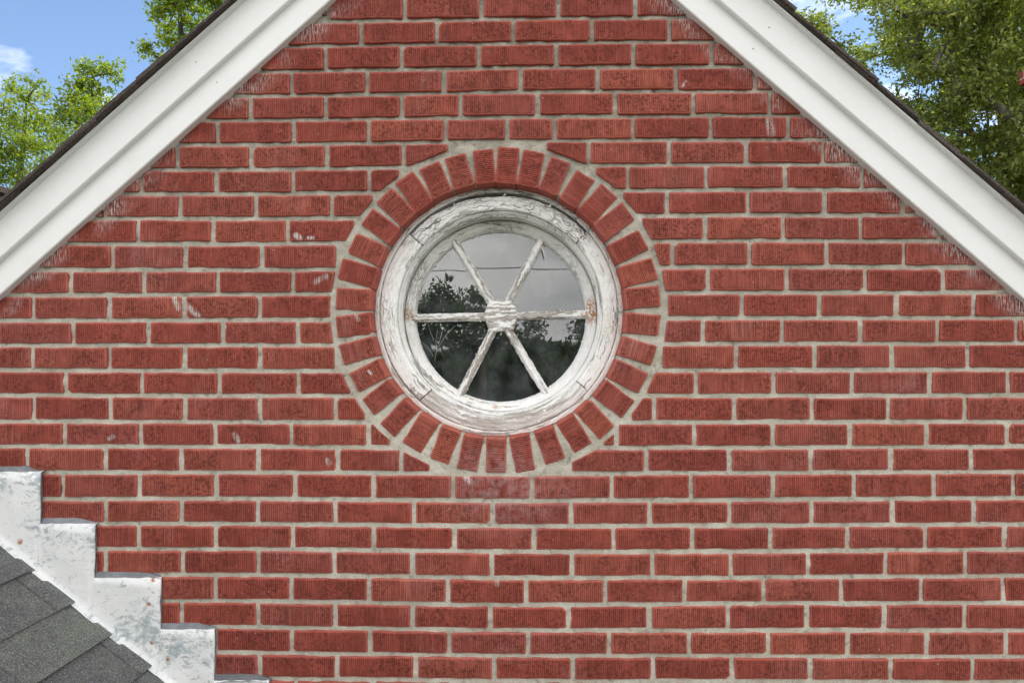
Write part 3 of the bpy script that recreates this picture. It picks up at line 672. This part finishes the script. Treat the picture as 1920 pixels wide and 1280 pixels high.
def s_bar():
    a, ln = random.choice(dirs); s = random.uniform(.028, ln); w = random.choice((-1, 1))*random.uniform(.006, .0125); 
    return (hubp.x+math.cos(a)*s-math.sin(a)*w, .1315+abs(w)*.55, hubp.z+math.sin(a)*s+math.cos(a)*w), (-math.sin(a)*w*50, -1, math.cos(a)*w*50), random.uniform(.001, .0034)
flakes(330, s_ring, 'paint_flakes'); flakes(190, s_bar, 'bar_flakes')
# a hanging splinter of paint and the old web in the lower left pane
b = MB(); p0, p1 = px(1016, 462, .126), px(1021, 482, .124); b.tube([p0, p0.lerp(p1, .5)+Vector((.001, 0, 0)), p1], [.003, .0026, .0012], 5); sub(b.build('paint_splinter', M_FLAKE), win)
b = MB()
for pts in (((815, 675), (819, 655), (835, 630), (853, 610)), ((819, 655), (817, 640), (820, 618)), ((800, 600), (808, 625), (814, 640)), ((790, 640), (805, 655), (812, 668)), ((822, 645), (828, 628), (830, 615))):
    b.tube([px(x, y, .1475) for x, y in pts], [.00032]*len(pts), 4)
sub(b.build('cobweb', M_WEB, kind='stuff'), win)

# --- rake boards (trim) on both slopes
def rake_frame(side):        # point on the contact line, unit vectors down the slope and up away from it
    return Vector((AX, 0, AZ)), Vector((side*RC, 0, -RS)), Vector((side*RS, 0, RC))
def perp(x, y, depth, side):  # perpendicular distance of a photo point above the contact line
    p = px(x, y, depth); o, s, n = rake_frame(side); return (p-o).dot(n)
meas = {-1: [(200, 313, -.022), (200, 302.6, -.040), (200, 231, -.040), (200, 219, -.058), (200, 205, -.07)], 1: [(1678.75, 297, -.022), (1678.75, 286.6, -.040), (1678.75, 212, -.040), (1678.75, 199, -.058), (1678.75, 184, -.07)]}
LEN = HALF/RC+.25
h1 = sum(perp(*meas[s][0], s) for s in (-1, 1))/2; h2 = sum(perp(*meas[s][1], s) for s in (-1, 1))/2
h3 = sum(perp(*meas[s][2], s) for s in (-1, 1))/2; h4 = sum(perp(*meas[s][3], s) for s in (-1, 1))/2; h5 = sum(perp(*meas[s][4], s) for s in (-1, 1))/2
print('rake heights', h1, h2, h3, h4, h5)
def rake_bar(side, n0, n1, y0, y1, name, mat, s1=LEN, bev=.0025):
    """bar along the slope between perpendicular heights n0..n1 and depths y0..y1, mitred at the apex, front edges eased"""
    o, s, n = rake_frame(side); prof = [(n0, y1), (n0, y0+bev), (n0+bev, y0), (n1-bev, y0), (n1, y0+bev), (n1, y1)]; V = []; N = 24; t = RS/RC
    for k in range(N+1):
        for (h, y) in prof:
            sa = -h*t; sv = sa+(s1-sa)*k/N          # mitre: both slopes meet on x = AX
            w = (float(vnoise(sv*3+side*9, h*5, 1))-.5)*.0016
            V.append(o+s*sv+n*(h+w*.6)+Vector((0, y+w, 0)))
    F = []; m_ = len(prof)
    for k in range(N):
        for q_ in range(m_): F.append((k*m_+q_, k*m_+(q_+1) % m_, (k+1)*m_+(q_+1) % m_, (k+1)*m_+q_))
    F += [tuple(range(m_)), tuple(range((N+1)*m_-1, N*m_-1, -1))]
    if side > 0: F = [f[::-1] for f in F]
    me = mesh(name, V, F); fattr(me, 'rnd', [.5]*len(V)); return part(link(name, me, mat))
for side in (-1, 1):
    lab = 'left' if side < 0 else 'right'
    lower = rake_bar(side, 0.0, h1+.004, -.022, .03, 'frieze_board', M_TRIM); lower['label'] = f'white lower frieze board against the bricks on the {lab} slope'
    upper = rake_bar(side, h2, h3+.004, -.040, -.0215, 'rake_board', M_TRIM); upper['label'] = f'white upper rake board on the {lab} slope'
    rake_bar(side, h3, h4, -.058, -.0395, 'drip_strip', M_TRIM)
    for nx_, ny_ in (((368, 117), (407, 155)) if side < 0 else ((1442, 52), (1412, 92))):
        d = -.040 if (ny_ < 130 and side < 0) or ny_ < 60 else -.022
        p = px(nx_, ny_, d); b = MB(); b.tube([p+Vector((0, .004, 0)), p+Vector((0, -.0012, 0))], [.0019, .0017], 8); sub(b.build('nail_head', M_NAIL), upper if d < -.03 else lower); 

# --- main roof: decks and the shingle ends that show along the rakes
def roof_pts(side, s, h, y):
    o, sv, n = rake_frame(side); return o+sv*s+n*h+Vector((0, y, 0))
t_ = RS/RC
for side in (-1, 1):
    V = [roof_pts(side, s if s > 0 else -h*t_, h, y) for y in (-.036, 5.6) for s, h in ((0, h3-.02), (LEN+.1, h3-.02), (LEN+.1, h4), (0, h4))]
    F = [(0, 1, 2, 3), (7, 6, 5, 4), (0, 4, 5, 1), (1, 5, 6, 2), (2, 6, 7, 3), (3, 7, 4, 0)]
    if side < 0: F = [f[::-1] for f in F]
    me = mesh('main_roof', V, F); fattr(me, 'rnd', [.5]*8); deck = part(link('main_roof', me, M_ROOFDARK)); 
    EXP = .139; hs = h5-h4+.007; s0 = .02 if side < 0 else .05; k = 0
    while s0+k*EXP < LEN+.12:
        sa = s0+k*EXP; sb = sa+EXP; th = hs*.52; lift = hs*.44; jj = random.uniform(-.003, .003); ov = random.uniform(-.010, .006)
        # each course: upper end lies on the deck under the course above, lower end is lifted on the one below
        pr = [(sa-.13, .0008), (sb+jj, lift), (sb+jj, lift+th), (sa-.13, th*.9)]
        V = []; NY = 4
        for y in (-.070+ov, .25+random.uniform(-.02, .02)):
            for s, h in pr: V.append(roof_pts(side, max(s, -(h4+h)*t_), h4+h+(.0012 if k % 2 else 0)+random.uniform(-.0006, .0006), y))
        F = [(0, 1, 2, 3), (7, 6, 5, 4), (0, 4, 5, 1), (1, 5, 6, 2), (2, 6, 7, 3), (3, 7, 4, 0)]
        if side < 0: F = [f[::-1] for f in F]
        me = mesh('shingle', V, F); fattr(me, 'rnd', [random.random()]*8); sub(link('shingle', me, M_ROOFDARK), deck); k += 1
    # the rest of that slope, one shingled sheet with course steps
    b = MB()
    for k in range(int((LEN+.1)/EXP)+1):
        sa = k*EXP
        V = [roof_pts(side, s, h4+h, y) for y in (.25, 5.6) for s, h in ((sa, .002), (sa+EXP, .008), (sa+EXP, .013), (sa, .006))]
        b.add(V, F, random.random())
    sub(b.build('roof_covering', M_ROOFDARK), deck)
# back and side walls, so that the attic behind the glass is closed and dark
eave = AZ-RSL*HALF
b = MB(); b.box((AX-HALF, .02, GZ), (AX-HALF+.2, 5.5, eave)); b.box((AX+HALF-.2, .02, GZ), (AX+HALF, 5.5, eave)); part(b.build('side_wall', M_FAR))
b = MB(); b.prism([(AX-HALF, GZ), (AX+HALF, GZ), (AX+HALF, eave), (AX, AZ), (AX-HALF, eave)], 5.3, 5.5); part(b.build('rear_wall', M_FAR))
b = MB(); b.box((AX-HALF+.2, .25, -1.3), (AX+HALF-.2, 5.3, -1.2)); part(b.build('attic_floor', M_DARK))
b = MB(); b.prism([(AX-1.75, -1.2), (AX+1.75, -1.2), (AX+1.75, -.18), (AX, AZ-.02), (AX-1.75, -.18)], 1.6, 1.65); part(b.build('dark_backing', M_DARK))  # added near-black panel, keeps the view through the glass dark
# pale rear wing whose roof corner peeps over the left rake, seen above the far left edge
wx = pxd(13, 360, 4.6); rw = MB(); rw.box((wx.x-2.4, wx.y, GZ), (wx.x-.06, wx.y+2.5, wx.z-.012)); rw_o = part(rw.build('rear_wing', M_SIDING))
b = MB(); b.box((wx.x-2.5, wx.y-.08, wx.z-.010), (wx.x, wx.y+2.6, wx.z+.022), .4); sub(b.build('wing_roof', M_ROOFDARK), rw_o)

# --- lower side roof in the corner of the picture, with stepped flashing up the wall
LP = [px(67, 1070, -.012), px(138, 1132, -.012), px(212, 1193, -.012), px(282, 1251, -.012)]
ldx = LP[3]-LP[0]; LS = Vector((ldx.x, 0, ldx.z)).normalized(); LN = Vector((-LS.z, 0, LS.x)); EXPL = Vector((ldx.x, 0, ldx.z)).length/3
if LN.z < 0: LN = -LN
print('lower roof pitch', math.degrees(math.atan2(-LS.z, LS.x)), 'exposure', EXPL)
ORG = Vector((LP[0].x, 0, LP[0].z))
def lp(s, h, y): return ORG+LS*s+LN*h+Vector((0, y, 0))
b = MB(); b.add([lp(s, h, y) for y in (-3.4, -.003) for s, h in ((-.36, -.08), (1.9, -.08), (1.9, -.010), (-.36, -.010))], [(0, 1, 2, 3), (7, 6, 5, 4), (0, 4, 5, 1), (1, 5, 6, 2), (2, 6, 7, 3), (3, 7, 4, 0)])
low = part(b.build('lower_roof', M_ROOF))
ridge_p = lp(-.36, 0, 0)
b = MB(); b.add([(ridge_p.x+dx, y, ridge_p.z+dz) for y in (-3.4, -.003) for dx, dz in ((0, -.09), (-1.6, -1.5), (-1.6, -1.42), (0, -.01))], [(0, 3, 2, 1), (4, 5, 6, 7), (1, 5, 4, 0), (2, 6, 5, 1), (3, 7, 6, 2), (0, 4, 7, 3)]); sub(b.build('far_slope', M_ROOF), low)
wl = lp(1.75, -.2, 0); b = MB(); b.prism([(ridge_p.x-1.3, GZ), (wl.x, GZ), (wl.x, wl.z), (ridge_p.x, ridge_p.z-.16), (ridge_p.x-1.3, ridge_p.z-1.28)], -3.25, -.004); part(b.build('wing_wall', M_FAR))
firsts = {0: .034, 1: .081, 2: .05, 3: .062}
for k in range(-3, 14):
    t0 = .004; first = firsts.get(k, random.uniform(.03, .1)); edges = [t0, first]
    while edges[-1] < 1.3: edges.append(edges[-1]+random.uniform(.17, .29))
    for j in range(len(edges)-1):
        ya, yb_ = -edges[j+1]+.0012, -edges[j]-.0012; thick = .0062 if (j+k) % 2 else .0034; sa, sb = (k-1)*EXPL, k*EXPL+random.uniform(-.002, .002)
        pr = [(sa-.03, -.009), (sb, -.0005), (sb, .0022+thick), (sa-.03, -.0045+thick*.6)]
        b = MB(); n = 4; V = []
        for q_ in range(n+1):
            y = ya+(yb_-ya)*q_/n
            for s, h in pr: V.append(lp(s+(random.uniform(-.0012, .0012) if s == sb else 0), h+random.uniform(-.0003, .0003), y))
        F = []
        for q_ in range(n):
            for e_ in range(4): F.append((q_*4+e_, (q_+1)*4+e_, (q_+1)*4+(e_+1) % 4, q_*4+(e_+1) % 4))
        F += [(0, 1, 2, 3), (n*4+3, n*4+2, n*4+1, n*4)]
        if k < 7:
            b.add(V, F, random.random()); sub(b.build('shingle', M_ROOF), low)
# flashing: plates cut to steps, each overlapping the one below it
steps = [(-130, -25, 790), (-25, 75, 886), (74, 177, 983), (177, 300, 1084), (300, 401, 1180), (401, 503, 1275), (503, 610, 1372)]
for i, (xa, xb, yt) in enumerate(steps):
    dp = -.0035-.0017*(len(steps)-i); A, B = px(xa-(14 if i else 0), yt, dp), px(xb, yt, dp)
    def zroof(x): return (ORG+LS*((x-ORG.x)/LS.x)).z+.004
    pts = [(A.x, zroof(A.x)), (B.x, zroof(B.x)-.004), (B.x, B.z), (A.x, A.z)]
    V = []; F = []; nx_, nz_ = 10, 8
    for a in range(nx_+1):
        for c in range(nz_+1):
            u, v = a/nx_, c/nz_; x = A.x+(B.x-A.x)*u; z0 = zroof(x); z = z0+(A.z-z0)*v
            jx = random.uniform(-.0016, .0016) if a in (nx_,) else 0; jz = random.uniform(-.0012, .0012) if c == nz_ else 0
            V.append((x+jx, dp+(float(vnoise(x*22, z*22, i))-.5)*.0022-(.004*(1-v*4) if v < .25 else 0), z+jz))
    m_ = nz_+1
    for a in range(nx_):
        for c in range(nz_): F.append((a*m_+c, (a+1)*m_+c, (a+1)*m_+c+1, a*m_+c+1))
    # bottom lip lying on the shingles, and the top lip turned into the joint
    base = len(V)
    for a in range(nx_+1):
        x, y, z = V[a*m_]; V.append((x-LS.z*.004-.002, y-.012+random.uniform(-.0006, .0006), z-.001))
    for a in range(nx_): F.append((base+a, base+a+1, (a+1)*m_, a*m_))
    base = len(V)
    for a in range(nx_+1):
        x, y, z = V[a*m_+nz_]; V.append((x, .006, z+.004))
    for a in range(nx_): F.append((a*m_+nz_, (a+1)*m_+nz_, base+a+1, base+a))
    base = len(V)
    for c in range(nz_+1):
        x, y, z = V[nx_*m_+c]; V.append((x+.0006, y+.0035, z))
    for c in range(nz_): F.append((nx_*m_+c, base+c, base+c+1, nx_*m_+c+1))
    me = mesh('step_flashing', V, F, True); fattr(me, 'rnd', [random.random()]*len(V)); fl = part(link('step_flashing', me, M_FLASH))
    # grey lead lip and sealant in the joint above the plate
    p0, p1 = px(xa+2, yt-12, -.002), px(xb+(6 if i else 2), yt-12, -.002); q0, q1 = px(xa+2, yt+2, -.002), px(xb-2, yt+1, -.002); V = []; n = 9; F = []
    for k in range(n+1):
        f = k/n; a = p0.lerp(p1, f); c = q0.lerp(q1, f); w = 1 if f < .7 else 1-(f-.7)/.3*.75
        j = random.uniform(-.001, .001)
        tz = c.z+(a.z-c.z)*w+j; bz = c.z+(a.z-c.z)*(1-w)*.0
        V += [(a.x, .010, tz+.002), (a.x, -.0022, tz), (c.x, -.0075, bz), (c.x, .010, bz-.003)]
    for k in range(n):
        for q_ in range(4): F.append((k*4+q_, (k+1)*4+q_, (k+1)*4+(q_+1) % 4, k*4+(q_+1) % 4))
    F += [(0, 1, 2, 3), (n*4+3, n*4+2, n*4+1, n*4)]; F = [f[::-1] for f in F]
    me = mesh('lead_lip', V, F); fattr(me, 'rnd', [random.random()]*len(V)); sub(link('lead_lip', me, M_SEAL), fl)
    # thin dark bead of sealant down the right edge
    b = MB(); e0, e1 = px(xb+2.2, yt+4, -.001), px(xb+2.2, yt+88, -.001); b.tube([e0+(e1-e0)*(k/8)+Vector((random.uniform(-.001, .001), 0, 0)) for k in range(9)], [random.uniform(.0016, .003) for _ in range(9)], 6); sub(b.build('sealant_bead', M_SEAL), fl)

# ------------------------------------------------------------------ trees
def leaf_mesh(pts, nrm_up, size, name, seed):
    """pts Nx3 leaf positions; each leaf a folded pointed blade of six corners"""
    r = np.random.default_rng(seed); n = len(pts)
    d = r.normal(size=(n, 3)); d[:, 2] -= .25; d /= np.linalg.norm(d, axis=1)[:, None]
    u = r.normal(size=(n, 3)); u[:, 2] += nrm_up; u -= (u*d).sum(1)[:, None]*d; u /= np.linalg.norm(u, axis=1)[:, None]; w = np.cross(d, u)
    L_ = size*r.uniform(.65, 1.3, n)[:, None]; W_ = L_*r.uniform(.2, .3, n)[:, None]
    a = pts; b1 = pts+d*L_*.38+w*W_+u*W_*.35; b2 = pts+d*L_*.38-w*W_+u*W_*.35; c1 = pts+d*L_*.42-u*L_*.02; e = pts+d*L_-u*L_*.12
    V = np.stack([a, b1, e, b2, c1], 1).reshape(-1, 3); i = np.arange(n)*5
    F = np.concatenate([np.stack([i, i+1, i+2, i+4], 1), np.stack([i, i+4, i+2, i+3], 1)])
    me = bpy.data.meshes.new(name); me.from_pydata(V.tolist(), [], F.tolist()); me.update()
    c = np.clip(r.normal(.45, .22, n), 0, 1); fattr(me, 'rnd', np.repeat(c, 5)); return me
def tree(name, label, base, clumps, leaf, mat, per, seed, group=None, trunk_r=.16, spread=1.0, twig=.009):
    """clumps: (point, radius); limbs run from the trunk to each clump, twigs inside it carry the leaves"""
    r = np.random.default_rng(seed); rnd = random.Random(seed)
    root = link(name, None, loc=base, label=label, category='tree')
    if group: root['group'] = group
    base = Vector(base); cen = sum((Vector(c) for c, _ in clumps), Vector())/len(clumps); zmin = min(c[2] for c, _ in clumps); zmax = max(c[2] for c, _ in clumps)
    fork = Vector((base.x*.6+cen.x*.4, base.y*.6+cen.y*.4, base.z+(zmin-base.z)*.75)); top = Vector((cen.x, cen.y, zmax*.8+zmin*.2))
    tb = MB(); spine = [base+Vector((0, 0, -.15)), base.lerp(fork, .5)+Vector((.1, .05, 0)), fork, fork.lerp(top, .5)+Vector((-.12, .08, 0)), top]; tb.tube(spine, [trunk_r*1.25, trunk_r, trunk_r*.8, trunk_r*.45, trunk_r*.12], 9)
    P = []; nodes = [(spine[2].lerp(spine[4], f), -1) for f in (0, .25, .5, .75, 1)]; par = []; pts_ = [n_[0] for n_ in nodes]; cnt = [0]*5
    for c, cr in sorted(clumps, key=lambda q_: (Vector(q_[0])-spine[3]).length):
        c = Vector(c); dd_ = [(c-q_).length for q_ in pts_]; best = min(range(len(pts_)), key=lambda i_: dd_[i_]+(0 if i_ < 5 else .25)); par.append(best); pts_.append(c); cnt.append(1)
        k = max(6, int(per*cr*cr*14)); nt_ = max(4, int(k/14))
        dirs_ = r.normal(size=(nt_, 3)); dirs_ /= np.linalg.norm(dirs_, axis=1)[:, None]; dirs_[:, 2] = dirs_[:, 2]*.75+.1
        for dv in dirs_:
            tip = np.array(c)+dv*cr*r.uniform(.45, 1.15)*spread; s0 = np.array(c)+dv*cr*.05
            if rnd.random() < .3: tb.tube([Vector(s0), Vector(s0*.5+tip*.5)+Vector((0, 0, .02)), Vector(tip)], [.0045, .003, .0015], 3)
            m_ = max(2, int(k/nt_)); tt = r.uniform(.2, 1.1, (m_, 1)); P.append(s0+(tip-s0)*tt+r.normal(size=(m_, 3))*leaf*.7)
    for i_ in range(len(par)-1, -1, -1): cnt[par[i_]] += cnt[i_+5]
    for i_, b_i in enumerate(par):
        a_, c_ = pts_[b_i], pts_[i_+5]; ra = min(trunk_r*.5, twig*math.sqrt(cnt[i_+5])); 
        tb.tube([a_, a_.lerp(c_, .5)+Vector((rnd.uniform(-.06, .06), rnd.uniform(-.06, .06), rnd.uniform(0, .08)))*(a_-c_).length, c_], [ra, ra*.85, ra*.6], 6)
    P = np.concatenate(P)
    inv = Matrix.Translation(-base)
    o = tb.build('trunk', M_BARK, smooth=True); o.parent = root; o.matrix_parent_inverse = inv
    o = link('crown', leaf_mesh(P, .8, leaf, 'crown', seed), mat); o.parent = root; o.matrix_parent_inverse = inv
    return len(P)
nl = 0
rl = random.Random(5)
def P3(x, y, d): p = pxd(x, y, d); return (p.x, p.y, p.z)
cl = []
for x, y, w in ((150, 160, 30), (168, 130, 26), (205, 132, 26), (222, 140, 16), (138, 185, 30), (190, 178, 28), (160, 205, 36), (205, 195, 22), (175, 225, 34), (120, 215, 30)):
    cl.append((P3(x, y, 9.0+rl.uniform(-.5, .5)), w/1280*9*.95))
nl += tree('leafy_tree', 'slim yellow-green tree with loose leafy sprays behind the left rake, its tip against blue sky', (pxd(190, 500, 9.2).x, pxd(190, 500, 9.2).y, GZ), cl, .048, M_LEAF_L, 600, 21, 'trees behind the house', .10)
cl = []
for x, y, w in ((20, 170, 26), (5, 205, 28), (50, 185, 30), (75, 225, 38), (30, 240, 40), (105, 250, 40), (60, 275, 45), (15, 290, 40), (125, 275, 38), (90, 305, 42), (40, 330, 42), (0, 330, 40), (140, 240, 26), (-40, 250, 60), (-60, 320, 70), (70, 160, 16), (48, 150, 12), (90, 180, 16)):
    cl.append((P3(x, y, 11.5+rl.uniform(-.8, .8)), w/1280*11.5*.95))
nl += tree('sparse_tree', 'thin-stemmed bright green tree filling the far left edge behind the roof', (pxd(20, 500, 11.5).x, pxd(20, 500, 11.5).y, GZ), cl, .052, M_LEAF_L, 330, 22, 'trees behind the house', .11)
cl = []
for x, y, w in ((300, 25, 26), (330, 10, 30), (312, 55, 26), (278, 85, 20), (290, 105, 14), (345, 45, 26), (318, 80, 26), (365, 20, 30), (395, 0, 30), (272, 95, 14), (345, 75, 22), (375, 48, 22), (300, -10, 24), (340, -40, 50), (400, -50, 60), (420, 10, 30)):
    cl.append((P3(x, y, 8.2+rl.uniform(-.5, .5)), w/1280*8.2*.95))
nl += tree('overhanging_tree', 'bright green tree whose hanging sprays show above the middle of the left rake', (pxd(420, 500, 8.4).x, pxd(420, 500, 8.4).y, GZ), cl, .046, M_LEAF_L, 680, 23, 'trees behind the house', .14)
cl = []
gaps = ((1590, 45, 26), (1640, 30, 20), (1678, 158, 30), (1690, 170, 22), (1580, 108, 16), (1850, 225, 14), (1870, 230, 16), (1750, 90, 12), (1500, 5, 26), (1540, 5, 16))
while len(cl) < 430:
    x, y = (rl.uniform(1480, 2350), rl.uniform(-330, 560)) if len(cl) < 150 else (rl.uniform(1490, 1990), rl.uniform(-60, 470)); w = rl.uniform(22, 46)
    if y > 60+(x-1480)*.87+60: continue
    if any(math.hypot(x-a, y-b_) < c*.7+w*.6 for a, b_, c in gaps): continue
    if x < 1600 and y < 60 and rl.random() < .55: continue
    cl.append((P3(x, y, rl.uniform(7.6, 10.6)), w/1280*9))
nl += tree('live_oak', 'large dense small-leaved oak filling the sky right of the gable', (pxd(2120, 600, 9.6).x, pxd(2120, 600, 9.6).y, GZ), cl, .050, M_LEAF_R, 330, 24, None, .26, 1.0, .007)
# brick chimney of the house next door: only a corner of its cap enters the frame at the right edge
cp = pxd(1911, 137, 6.0)-Vector((0, .75, 0)); ch = MB(); ch.box((cp.x+.10, cp.y+.10, GZ), (cp.x+.75, cp.y+.65, cp.z-.08))
cho = link('brick_chimney', None, loc=(cp.x+.4, cp.y+.35, GZ), label='corner of a red brick chimney cap at the right edge before the oak', category='chimney'); inv = Matrix.Translation((-cp.x-.4, -cp.y-.35, -GZ))
o = ch.build('shaft', M_FAR); o.parent = cho; o.matrix_parent_inverse = inv
b = MB(); b.box((cp.x, cp.y, cp.z-.085), (cp.x+.85, cp.y+.75, cp.z)); o = b.build('cap', M_FAR); o.parent = cho; o.matrix_parent_inverse = inv
b = MB(); b.box((cp.x+.15, cp.y+.15, cp.z+.002), (cp.x+.70, cp.y+.60, cp.z+.05)); o = b.build('flue_crown', M_MORTAR); o.parent = cho; o.matrix_parent_inverse = inv

# ------------------------------------------------------------------ across the street, behind the camera: seen mirrored in the panes
def mir(x, y, dist):           # photo pixel on the glass -> point at that distance along the mirrored ray
    d = ray(x, y); h = CAM+d*((GD-CAM.y)/d.y); r_ = Vector((d.x, -d.y, d.z)); return h+r_*dist
def mtree(label, spec, dist, seed):
    r_ = random.Random(seed); cl = [(tuple(mir(x, y, dist+r_.uniform(-1.2, 1.2))), w/1280*dist) for x, y, w in spec]
    c = mir(sum(s[0] for s in spec)/len(spec), 700, dist); return tree('street_tree', label, (c.x, c.y, GZ), cl, .24, M_LEAF_D, 55, seed, 'trees across the street', .3, 1.0, .03)
nl += mtree('dark round-headed tree mirrored in the upper left window pane', [(822, 540, 16), (838, 545, 16), (800, 552, 14), (815, 562, 20), (845, 570, 22), (790, 575, 20), (820, 590, 26), (850, 600, 26), (790, 610, 24), (770, 590, 24), (760, 565, 16), (820, 630, 28), (785, 650, 28), (850, 640, 26)], 26, 31)
nl += mtree('broad dark tree mirrored beside the hub in the left panes', [(870, 552, 14), (888, 550, 14), (905, 560, 14), (862, 575, 18), (885, 580, 22), (912, 588, 20), (870, 605, 24), (900, 615, 26), (925, 610, 20), (880, 645, 28), (915, 650, 28), (940, 635, 24)], 28, 32)
nl += mtree('pine-like dark tree mirrored in the lower right pane beside the hub', [(992, 614, 9), (1000, 616, 8), (980, 626, 11), (996, 630, 12), (968, 640, 14), (990, 648, 14), (1004, 652, 9), (960, 662, 20), (984, 672, 16), (1004, 680, 12), (960, 690, 22), (985, 700, 20), (940, 690, 24)], 30, 33)
nl += mtree('dark tree mirrored at the right end of the lower right pane', [(1080, 608, 9), (1090, 606, 10), (1072, 622, 8), (1088, 626, 13), (1068, 638, 8), (1080, 646, 12), (1100, 640, 16), (1070, 664, 11), (1088, 676, 18), (1110, 670, 20), (1066, 692, 14)], 27, 34)
nl += mtree('low dark thicket mirrored across the bottom window pane', [(x, y, 30) for x in range(740, 1140, 36) for y in (700, 735, 775)], 32, 35)
rw_ = np.random.default_rng(44); n_ = 150000; th_ = rw_.uniform(0, 2*PI, n_); hh = 4.9+0.8*vnoise(th_*7.4, 1.0, 3)+0.6*vnoise(th_*37, 7.0, 4); zz = GZ+hh*np.sqrt(rw_.uniform(0, 1, n_)); rr_ = 62+rw_.uniform(0, 6, n_); xx = rr_*np.sin(th_); yy = -rr_*np.cos(th_)
link('far_wood', leaf_mesh(np.stack([xx, yy, zz], 1), .8, .75, 'far_wood', 45), M_LEAF_D, label='dark belt of distant woodland mirrored low in the window', category='woodland', kind='stuff')
print('leaves', nl)
wz = mir(940, 503, 13)
def wire(y, z, label):
    b = MB(); pts = [(-16+32*k/40, y, z+.35*((k-20)/20)**2-.02) for k in range(41)]; b.tube(pts, [.011]*41, 5)
    b.build('overhead_cable', M_WIRE, label=label, category='cable', group='street cables')
wire(wz.y, wz.z, 'thin dark cable mirrored across the two upper window panes')
w2 = mir(1060, 660, 13); wire(w2.y-.2, w2.z, 'lower dark cable mirrored across the lower window panes')
for sx in (-16, 16):
    po = link('utility_pole', None, loc=(sx, wz.y-.1, GZ), label='weathered wooden utility pole at the %s end of the mirrored street cables' % ('left' if sx < 0 else 'right'), category='pole', group='street poles'); inv = Matrix.Translation((-sx, -wz.y+.1, -GZ))
    b = MB(); b.tube([(sx, wz.y-.1, GZ-.3), (sx, wz.y-.1, wz.z+1.1)], [.15, .1], 10); o = b.build('post', M_POLE); o.parent = po; o.matrix_parent_inverse = inv
    b = MB(); b.box((sx-.05, wz.y-.9, wz.z+.2), (sx+.05, wz.y+.7, wz.z+.31)); o = b.build('crossarm', M_POLE); o.parent = po; o.matrix_parent_inverse = inv
